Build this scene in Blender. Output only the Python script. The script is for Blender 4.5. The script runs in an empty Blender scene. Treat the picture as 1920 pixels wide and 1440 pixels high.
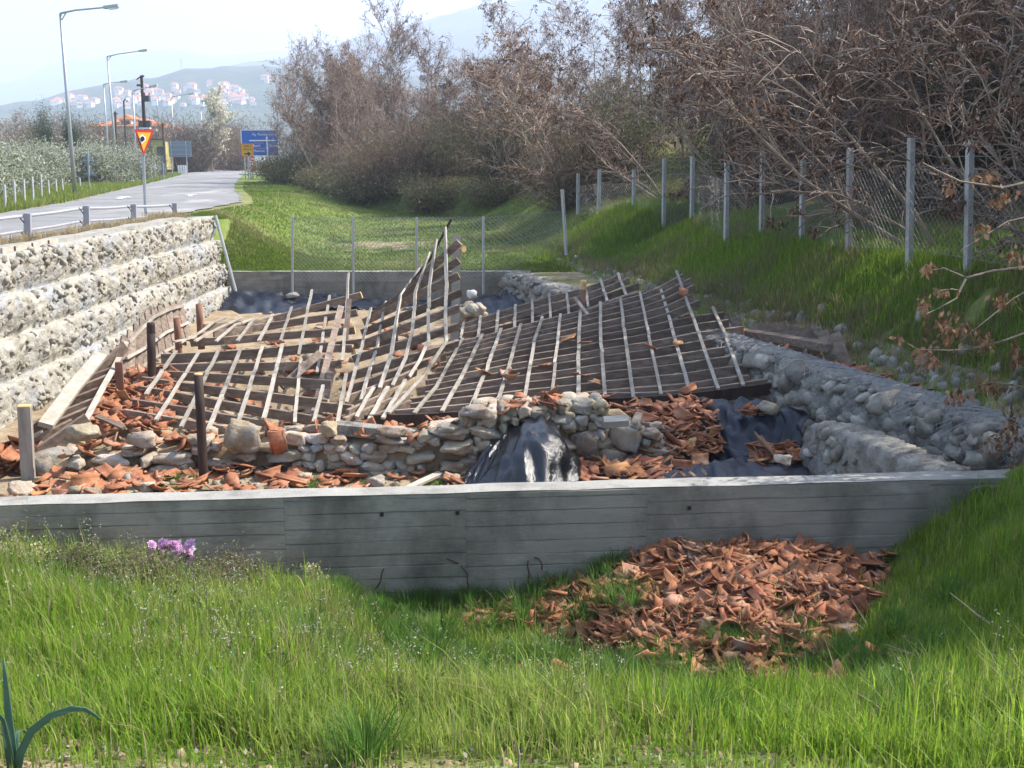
import bpy, bmesh, math, random
import numpy as np
from mathutils import Vector, Matrix, noise as mnoise

SC = bpy.context.scene
COL = SC.collection
R = math.radians
# ------------------------------------------------------------------ camera, world, sun, exposure
F, PITCH = 2000.0, R(11.86)
CP, SP = math.cos(PITCH), math.sin(PITCH)
cam = bpy.data.cameras.new('camera')
cam.sensor_width = 36.0
cam.lens = F / 1920 * 36.0
cam.clip_start, cam.clip_end = 0.1, 20000
camo = bpy.data.objects.new('camera', cam)
COL.objects.link(camo)
camo.rotation_euler = (R(90) - PITCH, 0, 0)
SC.camera = camo

SUN_EL, SUN_AZ = R(46), R(20)          # azimuth measured from +X towards +Y
SUN_DIR = Vector((math.cos(SUN_EL) * math.cos(SUN_AZ), math.cos(SUN_EL) * math.sin(SUN_AZ), math.sin(SUN_EL)))
world = bpy.data.worlds.new('World')
SC.world = world
world.use_nodes = True
wn = world.node_tree
sky = wn.nodes.new('ShaderNodeTexSky')
sky.sky_type = 'NISHITA'
sky.sun_disc = False
sky.sun_elevation = SUN_EL
sky.sun_rotation = R(90) - SUN_AZ
sky.air_density, sky.dust_density, sky.ozone_density = 1.0, 1.6, 1.0
bg = wn.nodes['Background']
bg.inputs['Strength'].default_value = 0.15
wn.links.new(sky.outputs[0], bg.inputs['Color'])
sl = bpy.data.lights.new('sun', 'SUN')
sl.energy = 5.0
sl.angle = R(0.5)
sl.color = (1.0, 0.95, 0.87)
so = bpy.data.objects.new('sun', sl)
COL.objects.link(so)
so.rotation_euler = SUN_DIR.to_track_quat('Z', 'Y').to_euler()
SC.view_settings.view_transform = 'Standard'
SC.view_settings.look = 'None'
SC.view_settings.exposure = 1.25
SC.view_settings.gamma = 1.0
SC.view_settings.use_curve_mapping = False
SC.render.engine = 'CYCLES'
cy = SC.cycles
cy.use_denoising = True
cy.max_bounces = 6
cy.diffuse_bounces = 3
cy.glossy_bounces = 2
cy.transmission_bounces = 4
cy.volume_bounces = 1
cy.transparent_max_bounces = 6
cy.sample_clamp_indirect = 6.0

# ------------------------------------------------------------------ picture -> place helpers
def ray(px, py):
    u, v = (px - 960) / F, (720 - py) / F
    return u, CP + v * SP, -SP + v * CP          # world direction x, y, z

def P(px, py, Y):
    a, b, c = ray(px, py)
    k = Y / b
    return Vector((a * k, Y, c * k))

def lerp(a, b, t): return a + (b - a) * t
def sstep(x, a, b):
    t = np.clip((x - a) / (b - a), 0, 1)
    return t * t * (3 - 2 * t)

# ------------------------------------------------------------------ ground height
def y_front(x): return 10.03 + 0.0895 * x          # near face of the near concrete wall
def x_gab(y): return 6.0 - (y - 13.0) * 0.333       # middle line of the gabion on the right
FOOT_Y = [0, 6, 10, 14.5, 18.4, 25, 34, 42, 50, 56, 80, 130, 300, 700]
FOOT_X = [9.0, 8.6, 8.1, 7.0, 5.97, 4.25, 1.7, 0.0, -2.0, -8.0, -17.0, -30.0, -72, -170]
ROAD = [(4, -19, -11.5), (12, -17, -10.6), (22, -16, -10.35), (33, -15.8, -10.3), (43, -17.6, -10.8), (49, -19, -12.3), (60, -21.5, -15.4),
        (78, -25.6, -19.8), (120, -35.8, -29.5), (200, -55, -48.5), (350, -92, -85.5)]
RY, RL, RR = [np.array(c, float) for c in zip(*ROAD)]
BASE_X = [-9, -4.8, -3.3, -1.6, -1.1, 0.6, 1.6, 3.6, 4.4, 5.2, 6.5, 9]
BASE_Z = [-3.4, -3.62, -3.82, -4.08, -4.40, -4.44, -4.4, -4.05, -3.6, -3.1, -2.75, -2.3]
def vnoise(x, y, s, seed=0.0):
    """cheap smooth 2-D noise for arrays"""
    x = np.asarray(x, float) / s + seed * 17.13; y = np.asarray(y, float) / s + seed * 5.71
    return (np.sin(x * 1.7 + 1.3 * np.sin(y * 1.1 + seed)) * np.cos(y * 1.9 + 1.1 * np.sin(x * 0.8)) + 0.5 * np.sin(x * 3.9 + y * 2.7 + 2 * np.sin(y * 2.2)) * np.cos(y * 4.3 - x * 1.3)) / 1.5
def heap(x, y):
    """the tile heap against the near wall: height above the lawn"""
    d = y_front(x) - y                                   # distance in front of the wall
    crest = np.interp(x, [-0.3, 0.2, 0.7, 1.1, 1.8, 2.5, 3.1, 3.65, 3.9], [.06, 0.15, 0.28, 0.46, 0.53, 0.42, 0.24, 0.05, 0])
    reach = np.interp(x, [-0.3, 0.6, 1.2, 1.8, 2.6, 3.4, 4.2], [0.6, 1.2, 2.5, 2.9, 2.3, 1.2, 0.4])
    t = np.clip(d / np.maximum(reach, .05), 0, 1)
    return np.where(d > -0.2, crest * (1 - t ** 1.25) + 0.05 * vnoise(x, y, .3) * (t < .98) * (crest > .05), 0)
def Hlawn(x, y):
    zl = np.interp(y, [-8, 0, 4.2, 7, 9.6, 11], [-1.6, -1.7, -2.62, -3.42, -4.2, -4.2])
    dev = np.interp(x, BASE_X, BASE_Z) + 4.2
    zl = zl - .30 * sstep(y, 5.2, 7.4) * (1 - sstep(y, 7.8, 9.6)) * sstep(x, -1.6, -.4) * (1 - sstep(x, 2.4, 4.2))
    z = zl + dev * sstep(y, 3.5, 9.8) + 0.05 * vnoise(x, y, 1.1) * sstep(y, 1, 4)
    z = z + np.clip(x - 2.0, 0, 9) * 0.10 * (1 - sstep(y, 6, 10)) * sstep(y, 0, 4)
    return z
def Hpit(x, y):
    z = -4.22 + 0.05 * vnoise(x, y, .9, 2) + 0.03 * vnoise(x, y, .35, 5)
    z = z + 0.34 * np.exp(-(((x + 5.1) / 0.9) ** 2 + ((y - 12.6) / 1.0) ** 2))      # sandy mound at the left
    z = z - 0.55 * sstep(y, 15.2, 16.5) * (1 - sstep(y, 20, 22)) * sstep(x, -6.5, -5) * (1 - sstep(x, -2, -.5))
    z = z + 0.12 * sstep(y, 24, 29)
    return z
def Hout(x, y):
    foot = np.interp(y, FOOT_Y, FOOT_X)
    d = x - foot
    k = np.interp(y, [0, 45, 60, 120], [1, .9, .5, .3])
    dk = d * k
    wd = np.interp(y, [10, 18, 22, 26, 34, 50], [2.0, 1.75, 2.1, 2.9, 2.8, 3.0])
    bank = np.where(dk > 0, 1.55 * sstep(dk, -0.5, wd) + 0.24 * np.clip(dk - 3, 0, 6) + 0.42 * np.clip(dk - 9, 0, 40) * (1 - .6 * sstep(dk, 20, 60)), 1.55 * sstep(dk, -0.5, wd))
    base = np.where(y > 40, np.interp(y, [40, 55, 78, 110], [-2.95, -2.45, -1.75, -1.5]), np.interp(y, [10, 31, 40], [-3.5, -3.22, -2.95]))
    z = base + bank
    road = -1.66 + np.clip(y - 45, 0, 200) * 0.0028
    left = 1 - sstep(x, np.interp(y, [31, 60, 80], [-9.4, -13, -19]), np.interp(y, [31, 60, 80], [-6.0, -6, -12]))
    z = lerp(z, road, left)
    z = np.where((y > 31) & (x > -9.0), lerp(np.minimum(z, -3.2), z, sstep(y, 31.1, 34.5)), z)
    z = z + 0.05 * vnoise(x, y, 1.3, 1) * (x > -8)
    return z
def H(x, y):
    x = np.asarray(x, float); y = np.asarray(y, float)
    pit = (y > y_front(x) + .13) & (y < 31.13) & (x > -9.0) & (x < x_gab(y) + .05)
    z = Hout(x, y)
    # left of the pit, towards the viewer, the road level runs down into the lawn
    lawn = Hlawn(x, y)
    w = sstep(y, 8.5, 12.5)
    z = np.where(x < -9.0, lerp(lawn, z, w), z)
    z = np.where((x >= -9.0) & (y <= y_front(x) + .13), lawn + heap(x, y), z)
    wr = sstep(y, 10.4, 12.0)
    z = np.where((x >= x_gab(y) + .05) & (y > y_front(x) + .13) & (y < 14), lerp(np.minimum(lawn, z + .6), z, wr), z)
    return np.where(pit, Hpit(x, y), z)
def Hf(x, y): return float(H(np.array([x]), np.array([y]))[0])
def G(px, py, y0=3.0, y1=400.0):
    """where the line of sight through a picture point meets the ground"""
    a, b, c = ray(px, py)
    Y = np.concatenate([np.arange(y0, 60, .02), np.arange(60, 400, .2)])
    Y = Y[(Y >= y0) & (Y <= y1)]
    k = Y / b
    hit = np.nonzero(c * k <= H(a * k, Y))[0]
    i = hit[0] if len(hit) else len(Y) - 1
    return Vector((a * k[i], Y[i], c * k[i]))

# ------------------------------------------------------------------ object helpers
def props(o, label=None, cat=None, group=None, kind=None):
    if label: o['label'] = label
    if cat: o['category'] = cat
    if group: o['group'] = group
    if kind: o['kind'] = kind
    return o
def thing(name, loc, label, cat, group=None, rot=(0, 0, 0)):
    o = bpy.data.objects.new(name, None)
    COL.objects.link(o)
    o.location = loc
    o.rotation_euler = rot
    o.empty_display_size = .2
    return props(o, label, cat, group)
def mesh(name, V, Fc, mats=None, smooth=False, midx=None, cols=None):
    """V (n,3); Fc an (m,k) array, or a list of such arrays / of face lists"""
    me = bpy.data.meshes.new(name)
    V = np.asarray(V, np.float32).reshape(-1, 3)
    if isinstance(Fc, np.ndarray): Fc = [Fc]
    loops, tot = [], []
    for f in Fc:
        f = np.asarray(f, np.int32)
        if f.ndim == 1: f = f.reshape(1, -1)
        if f.size == 0: continue
        loops.append(f.ravel()); tot.append(np.full(len(f), f.shape[1], np.int32))
    loops = np.concatenate(loops); tot = np.concatenate(tot)
    start = np.concatenate([[0], np.cumsum(tot)[:-1]]).astype(np.int32)
    me.vertices.add(len(V)); me.vertices.foreach_set('co', V.ravel())
    me.loops.add(len(loops)); me.loops.foreach_set('vertex_index', loops)
    me.polygons.add(len(tot)); me.polygons.foreach_set('loop_start', start); me.polygons.foreach_set('loop_total', tot)
    if mats is not None:
        for m in (mats if isinstance(mats, (list, tuple)) else [mats]): me.materials.append(m)
    if midx is not None: me.polygons.foreach_set('material_index', np.asarray(midx, np.int32))
    if smooth: me.polygons.foreach_set('use_smooth', np.ones(len(tot), bool))
    if cols is not None:
        at = me.color_attributes.new('Col', 'FLOAT_COLOR', 'POINT')
        c = np.ones((len(V), 4), np.float32); c[:, :3] = cols
        at.data.foreach_set('color', c.ravel())
    me.update(calc_edges=True)
    return me
def put(name, me, parent=None, loc=(0, 0, 0), **kw):
    o = bpy.data.objects.new(name, me)
    COL.objects.link(o)
    if parent is not None: o.parent = parent
    o.location = loc
    return props(o, **kw)
class MB:
    """collects simple solids into one mesh"""
    def __init__(s): s.v, s.f, s.m, s.n = [], [], [], 0
    def add(s, V, Fs, mi=0):
        for f in Fs: s.f.append([i + s.n for i in f]); s.m.append(mi)
        s.v.extend([tuple(p) for p in V]); s.n += len(V)
        return s
    def box(s, c, d, rot=None, mi=0):
        hx, hy, hz = d[0] / 2, d[1] / 2, d[2] / 2
        V = [Vector((x, y, z)) for z in (-hz, hz) for x, y in ((-hx, -hy), (hx, -hy), (hx, hy), (-hx, hy))]
        if rot is not None: V = [rot @ p for p in V]
        return s.add([p + Vector(c) for p in V], [(3, 2, 1, 0), (4, 5, 6, 7), (0, 1, 5, 4), (1, 2, 6, 5), (2, 3, 7, 6), (3, 0, 4, 7)], mi)
    def tube(s, pts, rad, n=8, mi=0, cap=True):
        pts = [Vector(p) for p in pts]
        rads = rad if isinstance(rad, (list, tuple)) else [rad] * len(pts)
        V, Fs = [], []
        ref = None
        for i, p in enumerate(pts):
            t = (pts[min(i + 1, len(pts) - 1)] - pts[max(i - 1, 0)]).normalized()
            if ref is None: ref = Vector((1, 0, 0)) if abs(t.x) < .8 else Vector((0, 1, 0))
            a = (ref - t * ref.dot(t)).normalized(); ref = a
            b = t.cross(a)
            for k in range(n):
                th = 2 * math.pi * k / n
                V.append(p + (a * math.cos(th) + b * math.sin(th)) * rads[i])
        for i in range(len(pts) - 1):
            for k in range(n):
                k2 = (k + 1) % n
                Fs.append((i * n + k, i * n + k2, (i + 1) * n + k2, (i + 1) * n + k))
        if cap:
            Fs.append(tuple(range(n - 1, -1, -1))); Fs.append(tuple((len(pts) - 1) * n + k for k in range(n)))
        return s.add(V, Fs, mi)
    def beam(s, pts, ups, w, h, mi=0, off=0.0):
        """rectangular section swept along pts; ups give the direction of the top face; off lifts the section's top from pts"""
        pts = [Vector(p) for p in pts]
        if not isinstance(ups, (list, tuple)): ups = [ups] * len(pts)
        V, Fs = [], []
        for i, p in enumerate(pts):
            t = (pts[min(i + 1, len(pts) - 1)] - pts[max(i - 1, 0)]).normalized()
            u = Vector(ups[i]); u = (u - t * u.dot(t)).normalized()
            b = t.cross(u)
            top = p + u * off
            V += [top + b * w / 2, top - b * w / 2, top - b * w / 2 - u * h, top + b * w / 2 - u * h]
        for i in range(len(pts) - 1):
            for k in range(4):
                k2 = (k + 1) % 4
                Fs.append((i * 4 + k, (i + 1) * 4 + k, (i + 1) * 4 + k2, i * 4 + k2))
        n = len(pts) - 1
        Fs.append((0, 1, 2, 3)); Fs.append((n * 4 + 3, n * 4 + 2, n * 4 + 1, n * 4))
        return s.add(V, Fs, mi)
    def prism(s, poly, y0, y1, mi=0):
        """polygon of (x, z) extruded from y0 to y1"""
        n = len(poly)
        V = [(x, y0, z) for x, z in poly] + [(x, y1, z) for x, z in poly]
        Fs = [tuple(range(n)), tuple(range(2 * n - 1, n - 1, -1))] + [(i, i + n, (i + 1) % n + n, (i + 1) % n) for i in range(n)]
        return s.add(V, Fs, mi)
    def mesh(s, name, mats, smooth=False, org=None):
        me = bpy.data.meshes.new(name)
        V = s.v if org is None else [(a - org[0], b - org[1], c - org[2]) for a, b, c in s.v]
        me.from_pydata(V, [], s.f)
        for m in (mats if isinstance(mats, (list, tuple)) else [mats]): me.materials.append(m)
        me.polygons.foreach_set('material_index', s.m)
        if smooth: me.polygons.foreach_set('use_smooth', [True] * len(s.f))
        me.update()
        return me
def part(name, mb, mats, parent=None, smooth=False, loc=None, **kw):
    """the solids of mb (in world coordinates) as one object below parent"""
    org = None
    if parent is not None:
        org = Vector(parent.location)
        if parent.parent is not None: org = org + Vector(parent.parent.location)
    return put(name, mb.mesh(name, mats, smooth, org), parent, **kw)
def copy_tree(o, parent=None):
    c = o.copy()
    COL.objects.link(c)
    if parent is not None: c.parent = parent
    for ch in list(o.children): copy_tree(ch, c)
    return c

# ------------------------------------------------------------------ materials
def mat(name, stops, scale=4.0, stretch=(1, 1, 1), detail=5, rough=.85, bump=.3, bscale=20.0, rnd=.0, spec=.25, hue=0.0, second=None, dist=.02, metal=0.0, vor=None):
    """colour ramp over noise in world position; second = (colour, scale, lo, hi, stretch): a blotchy overlay; rnd: value change per object"""
    m = bpy.data.materials.new(name)
    m.use_nodes = True
    nt = m.node_tree; N, L = nt.nodes, nt.links
    b = N['Principled BSDF']
    b.inputs['Roughness'].default_value = rough
    b.inputs['Specular IOR Level'].default_value = spec
    b.inputs['Metallic'].default_value = metal
    geo = N.new('ShaderNodeNewGeometry')
    mp = N.new('ShaderNodeMapping'); mp.inputs['Scale'].default_value = stretch
    L.new(geo.outputs['Position'], mp.inputs['Vector'])
    nz = N.new('ShaderNodeTexNoise'); nz.inputs['Scale'].default_value = scale; nz.inputs['Detail'].default_value = detail
    nz.inputs['Roughness'].default_value = .62
    L.new(mp.outputs[0], nz.inputs['Vector'])
    cr = N.new('ShaderNodeValToRGB')
    L.new(nz.outputs['Fac'], cr.inputs['Fac'])
    el = cr.color_ramp.elements
    while len(el) < len(stops): el.new(.5)
    for e, (p, c) in zip(el, stops): e.position = p; e.color = (*c, 1)
    col = cr.outputs['Color']
    if second:
        c2, s2, lo, hi = second[:4]
        mp2 = N.new('ShaderNodeMapping'); mp2.inputs['Scale'].default_value = second[4] if len(second) > 4 else (1, 1, 1)
        mp2.inputs['Location'].default_value = (3.1, 7.7, 1.9)
        L.new(geo.outputs['Position'], mp2.inputs['Vector'])
        n2 = N.new('ShaderNodeTexNoise'); n2.inputs['Scale'].default_value = s2; n2.inputs['Detail'].default_value = 6; n2.inputs['Roughness'].default_value = .65
        L.new(mp2.outputs[0], n2.inputs['Vector'])
        mr = N.new('ShaderNodeMapRange'); mr.inputs['From Min'].default_value = lo; mr.inputs['From Max'].default_value = hi
        L.new(n2.outputs['Fac'], mr.inputs['Value'])
        mx = N.new('ShaderNodeMix'); mx.data_type = 'RGBA'
        L.new(mr.outputs[0], mx.inputs['Factor']); L.new(col, mx.inputs['A']); mx.inputs['B'].default_value = (*c2, 1)
        col = mx.outputs['Result']
    if rnd or hue:
        oi = N.new('ShaderNodeObjectInfo')
        hs = N.new('ShaderNodeHueSaturation')
        mv = N.new('ShaderNodeMapRange'); mv.inputs['To Min'].default_value = 1 - rnd; mv.inputs['To Max'].default_value = 1 + rnd
        L.new(oi.outputs['Random'], mv.inputs['Value']); L.new(mv.outputs[0], hs.inputs['Value'])
        if hue:
            ml = N.new('ShaderNodeMath'); ml.operation = 'MULTIPLY'; ml.inputs[1].default_value = 7.31
            fr = N.new('ShaderNodeMath'); fr.operation = 'FRACT'
            mh = N.new('ShaderNodeMapRange'); mh.inputs['To Min'].default_value = .5 - hue; mh.inputs['To Max'].default_value = .5 + hue
            L.new(oi.outputs['Random'], ml.inputs[0]); L.new(ml.outputs[0], fr.inputs[0]); L.new(fr.outputs[0], mh.inputs['Value']); L.new(mh.outputs[0], hs.inputs['Hue'])
        L.new(col, hs.inputs['Color']); col = hs.outputs['Color']
    L.new(col, b.inputs['Base Color'])
    if bump:
        nb = N.new('ShaderNodeTexNoise'); nb.inputs['Scale'].default_value = bscale; nb.inputs['Detail'].default_value = 6; nb.inputs['Roughness'].default_value = .65
        L.new(mp.outputs[0], nb.inputs['Vector'])
        bp = N.new('ShaderNodeBump'); bp.inputs['Strength'].default_value = bump; bp.inputs['Distance'].default_value = dist
        L.new(nb.outputs['Fac'], bp.inputs['Height']); L.new(bp.outputs[0], b.inputs['Normal'])
    return m
def leafmat(name, trans=.5, base=None, var=0.0, rough=.6, spec=.2):
    """thin leaves: vertex colour (or base), partly see-through to the sun"""
    m = bpy.data.materials.new(name); m.use_nodes = True
    nt = m.node_tree; N, L = nt.nodes, nt.links
    b = N['Principled BSDF']; out = N['Material Output']
    b.inputs['Roughness'].default_value = rough; b.inputs['Specular IOR Level'].default_value = spec
    tr = N.new('ShaderNodeBsdfTranslucent'); mx = N.new('ShaderNodeMixShader'); mx.inputs[0].default_value = trans
    if base is None:
        at = N.new('ShaderNodeAttribute'); at.attribute_name = 'Col'; col = at.outputs['Color']
    else:
        rg = N.new('ShaderNodeRGB'); rg.outputs[0].default_value = (*base, 1); col = rg.outputs[0]
    if var:
        oi = N.new('ShaderNodeObjectInfo'); hs = N.new('ShaderNodeHueSaturation')
        mv = N.new('ShaderNodeMapRange'); mv.inputs['To Min'].default_value = 1 - var; mv.inputs['To Max'].default_value = 1 + var
        L.new(oi.outputs['Random'], mv.inputs['Value']); L.new(mv.outputs[0], hs.inputs['Value']); L.new(col, hs.inputs['Color']); col = hs.outputs['Color']
    L.new(col, b.inputs['Base Color']); L.new(col, tr.inputs['Color'])
    L.new(b.outputs[0], mx.inputs[1]); L.new(tr.outputs[0], mx.inputs[2]); L.new(mx.outputs[0], out.inputs['Surface'])
    return m
def flat(name, c, rough=.5, spec=.3, metal=0.0):
    return mat(name, [(0.3, tuple(x * .88 for x in c)), (.7, c)], scale=3, rough=rough, spec=spec, bump=0, metal=metal)

MT = {
 'concrete': mat('board_marked_concrete', [(.25, (.17, .15, .115)), (.45, (.31, .28, .225)), (.58, (.25, .228, .185)), (.78, (.46, .42, .345))], scale=1.1, stretch=(.8, .8, 2.4), detail=9, bump=.6, bscale=18, second=((.115, .105, .082), 1.5, .46, .72, (1.0, 1.0, .62))),
 'concrete_top': mat('pale_concrete_top', [(.3, (.19, .18, .155)), (.5, (.30, .285, .25)), (.75, (.37, .355, .315))], scale=3, detail=9, bump=.6, bscale=40),
 'rubble_left': mat('cream_rubble', [(.28, (.23, .20, .15)), (.45, (.34, .315, .26)), (.62, (.43, .405, .35)), (.8, (.26, .258, .255))], scale=2.6, detail=9, bump=.9, bscale=16, dist=.05, second=((.33, .34, .35), 1.1, .48, .62)),
 'stone_pale': mat('pale_field_stone', [(.3, (.21, .15, .09)), (.5, (.36, .29, .20)), (.68, (.46, .41, .33)), (.82, (.56, .53, .47))], scale=4.2, detail=9, rnd=.3, bump=.9, bscale=18, hue=.016, dist=.03, second=((.30, .30, .29), 3.3, .5, .68)),
 'stone_cream': mat('cream_stone', [(.3, (.22, .19, .14)), (.5, (.32, .295, .245)), (.72, (.40, .38, .335)), (.85, (.24, .24, .24))], scale=5.5, detail=8, rnd=.22, bump=.6, bscale=26, hue=.015),
 'stone_grey': mat('grey_gabion_stone', [(.3, (.15, .135, .105)), (.55, (.29, .265, .22)), (.78, (.43, .405, .35))], scale=4.5, detail=8, rnd=.4, bump=.9, bscale=24, hue=.02),
 'mortar': mat('rough_grey_mortar', [(.3, (.19, .175, .145)), (.55, (.33, .31, .265)), (.78, (.45, .43, .38))], scale=5, detail=9, bump=1.0, bscale=22, dist=.05, second=((.11, .10, .08), 2.6, .5, .68)),
 'earth': mat('sandy_earth', [(.3, (.22, .15, .085)), (.55, (.34, .25, .15)), (.78, (.44, .35, .24))], scale=3, detail=9, bump=.6, bscale=30, dist=.03),
 'tile': mat('terracotta', [(.28, (.19, .085, .042)), (.5, (.36, .15, .066)), (.68, (.45, .22, .112)), (.84, (.50, .32, .19))], scale=7, detail=7, rnd=.42, hue=.014, bump=.3, bscale=50, rough=.78, second=((.42, .33, .26), 3.6, .55, .76)),
 'tile_dusty': mat('dusty_old_tile', [(.3, (.15, .085, .055)), (.55, (.24, .135, .085)), (.8, (.33, .22, .15))], scale=8, bump=.3, bscale=40),
 'batten': mat('weathered_batten', [(.3, (.21, .178, .14)), (.55, (.32, .285, .235)), (.78, (.40, .37, .315))], scale=5, stretch=(3, .5, 1), detail=7, rnd=.24, bump=.25, bscale=30, second=((.22, .19, .16), 5, .62, .74)),
 'rafter': mat('weathered_rafter', [(.3, (.125, .09, .068)), (.55, (.225, .17, .13)), (.78, (.35, .29, .235))], scale=4, stretch=(.5, 3, 4), detail=7, rnd=.28, bump=.25, bscale=30, second=((.14, .10, .08), 4, .62, .75)),
 'fresh_wood': mat('yellow_cut_wood', [(.3, (.46, .30, .12)), (.7, (.62, .45, .21))], scale=9, bump=.2),
 'plank': mat('pale_plank', [(.3, (.30, .255, .195)), (.7, (.45, .405, .335))], scale=5, stretch=(1, 1, 3), bump=.25, rnd=.1),
 'burnt_and_shade': mat('charred_and_shade_wood', [(.3, (.022, .015, .013)), (.7, (.065, .038, .028))], scale=7, stretch=(1, 1, .2), bump=.6, bscale=30, rough=.7),
 'brown_post': mat('brown_stained_post', [(.3, (.15, .07, .045)), (.7, (.27, .14, .095))], scale=6, stretch=(2, 2, .3), bump=.3),
 'grey_post': mat('grey_weathered_post', [(.3, (.20, .17, .14)), (.7, (.36, .32, .27))], scale=6, stretch=(2, 2, .3), bump=.3),
 'asphalt': mat('pale_old_asphalt', [(.3, (.165, .16, .155)), (.7, (.245, .24, .232))], scale=.5, detail=9, bump=.2, bscale=60, second=((.36, .34, .31), .35, .55, .7, (1, .3, 1))),
 'paint': flat('white_road_paint', (.7, .7, .68), .7),
 'galv': flat('galvanised_steel', (.40, .42, .44), .45, .5, .35),
 'galv_dark': flat('dull_dark_metal', (.06, .065, .07), .5),
 'postconc': mat('pale_concrete_post', [(.3, (.36, .35, .34)), (.7, (.50, .49, .48))], scale=8, bump=.3, bscale=60),
 'wire': flat('fence_wire', (.27, .28, .28), .55, .3, .3),
 'rail': flat('guardrail_grey', (.33, .33, .36), .5),
 'black_sheet': None, 'navy_sheet': None,
 'red': flat('sign_red', (.50, .035, .03)), 'yellow': flat('sign_yellow', (.75, .40, .03)), 'blue': flat('sign_blue', (.025, .13, .48)),
 'white': flat('sign_white', (.80, .80, .80)), 'black': flat('sign_black', (.02, .02, .02)), 'orange': flat('sign_orange', (.62, .2, .03)),
 'signback': flat('sign_back_grey', (.22, .26, .31), .5), 'greytext': flat('sign_dull_text', (.36, .34, .42)),
 'roof': mat('orange_roof', [(.3, (.42, .14, .06)), (.7, (.58, .22, .10))], scale=2, bump=.3, bscale=8, rnd=.15),
 'plaster': mat('white_plaster', [(.3, (.66, .62, .57)), (.7, (.80, .77, .72))], scale=.4, bump=0, rnd=.12),
 'ochre': mat('ochre_render', [(.3, (.32, .28, .10)), (.7, (.42, .36, .15))], scale=1, bump=.1),
 'glass': flat('dark_pane', (.05, .06, .07), .15, .5),
 'bark': mat('pale_bark', [(.3, (.17, .125, .092)), (.7, (.40, .33, .26))], scale=6, stretch=(1, 1, .3), rnd=.2, bump=.4),
 'bark_dark': mat('dark_bark', [(.3, (.075, .055, .04)), (.7, (.16, .12, .09))], scale=6, stretch=(1, 1, .3), rnd=.2, bump=.4),
 'twig': mat('brown_twigs', [(.3, (.22, .155, .12)), (.7, (.42, .325, .265))], scale=1.5, rnd=.2, bump=0, rough=.9),
 'hill': mat('wooded_hill', [(.3, (.025, .045, .022)), (.55, (.05, .075, .035)), (.75, (.11, .11, .06))], scale=.012, detail=10, bump=.6, bscale=.06, dist=8, rough=1),
 'rust': flat('rusty_iron', (.09, .045, .03), .8),
 'straw': leafmat('dry_straw', .3, (.42, .33, .19)),
 'grass': leafmat('grass_blade', .6, None, rough=.5), 'leaf': leafmat('leaf', .4, None, .15),
 'deadleaf': leafmat('dead_leaf', .3, None, .2, .8),
 'petal': leafmat('petal', .35, None),
}
def sheet_mat(name, c, rough, bscale, bump):
    return mat(name, [(.3, tuple(x * .7 for x in c)), (.7, c)], scale=3, rough=rough, spec=.5, bump=bump, bscale=bscale, dist=.03)
MT['black_sheet'] = mat('black_plastic', [(.3, (.006, .0065, .008)), (.7, (.010, .011, .014))], scale=3, stretch=(2.6, 2.6, .8), rough=.2, spec=.6, bump=.45, bscale=3.0, detail=3, dist=.07)
MT['navy_sheet'] = sheet_mat('navy_membrane', (.009, .013, .026), .5, 9, .5)

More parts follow.
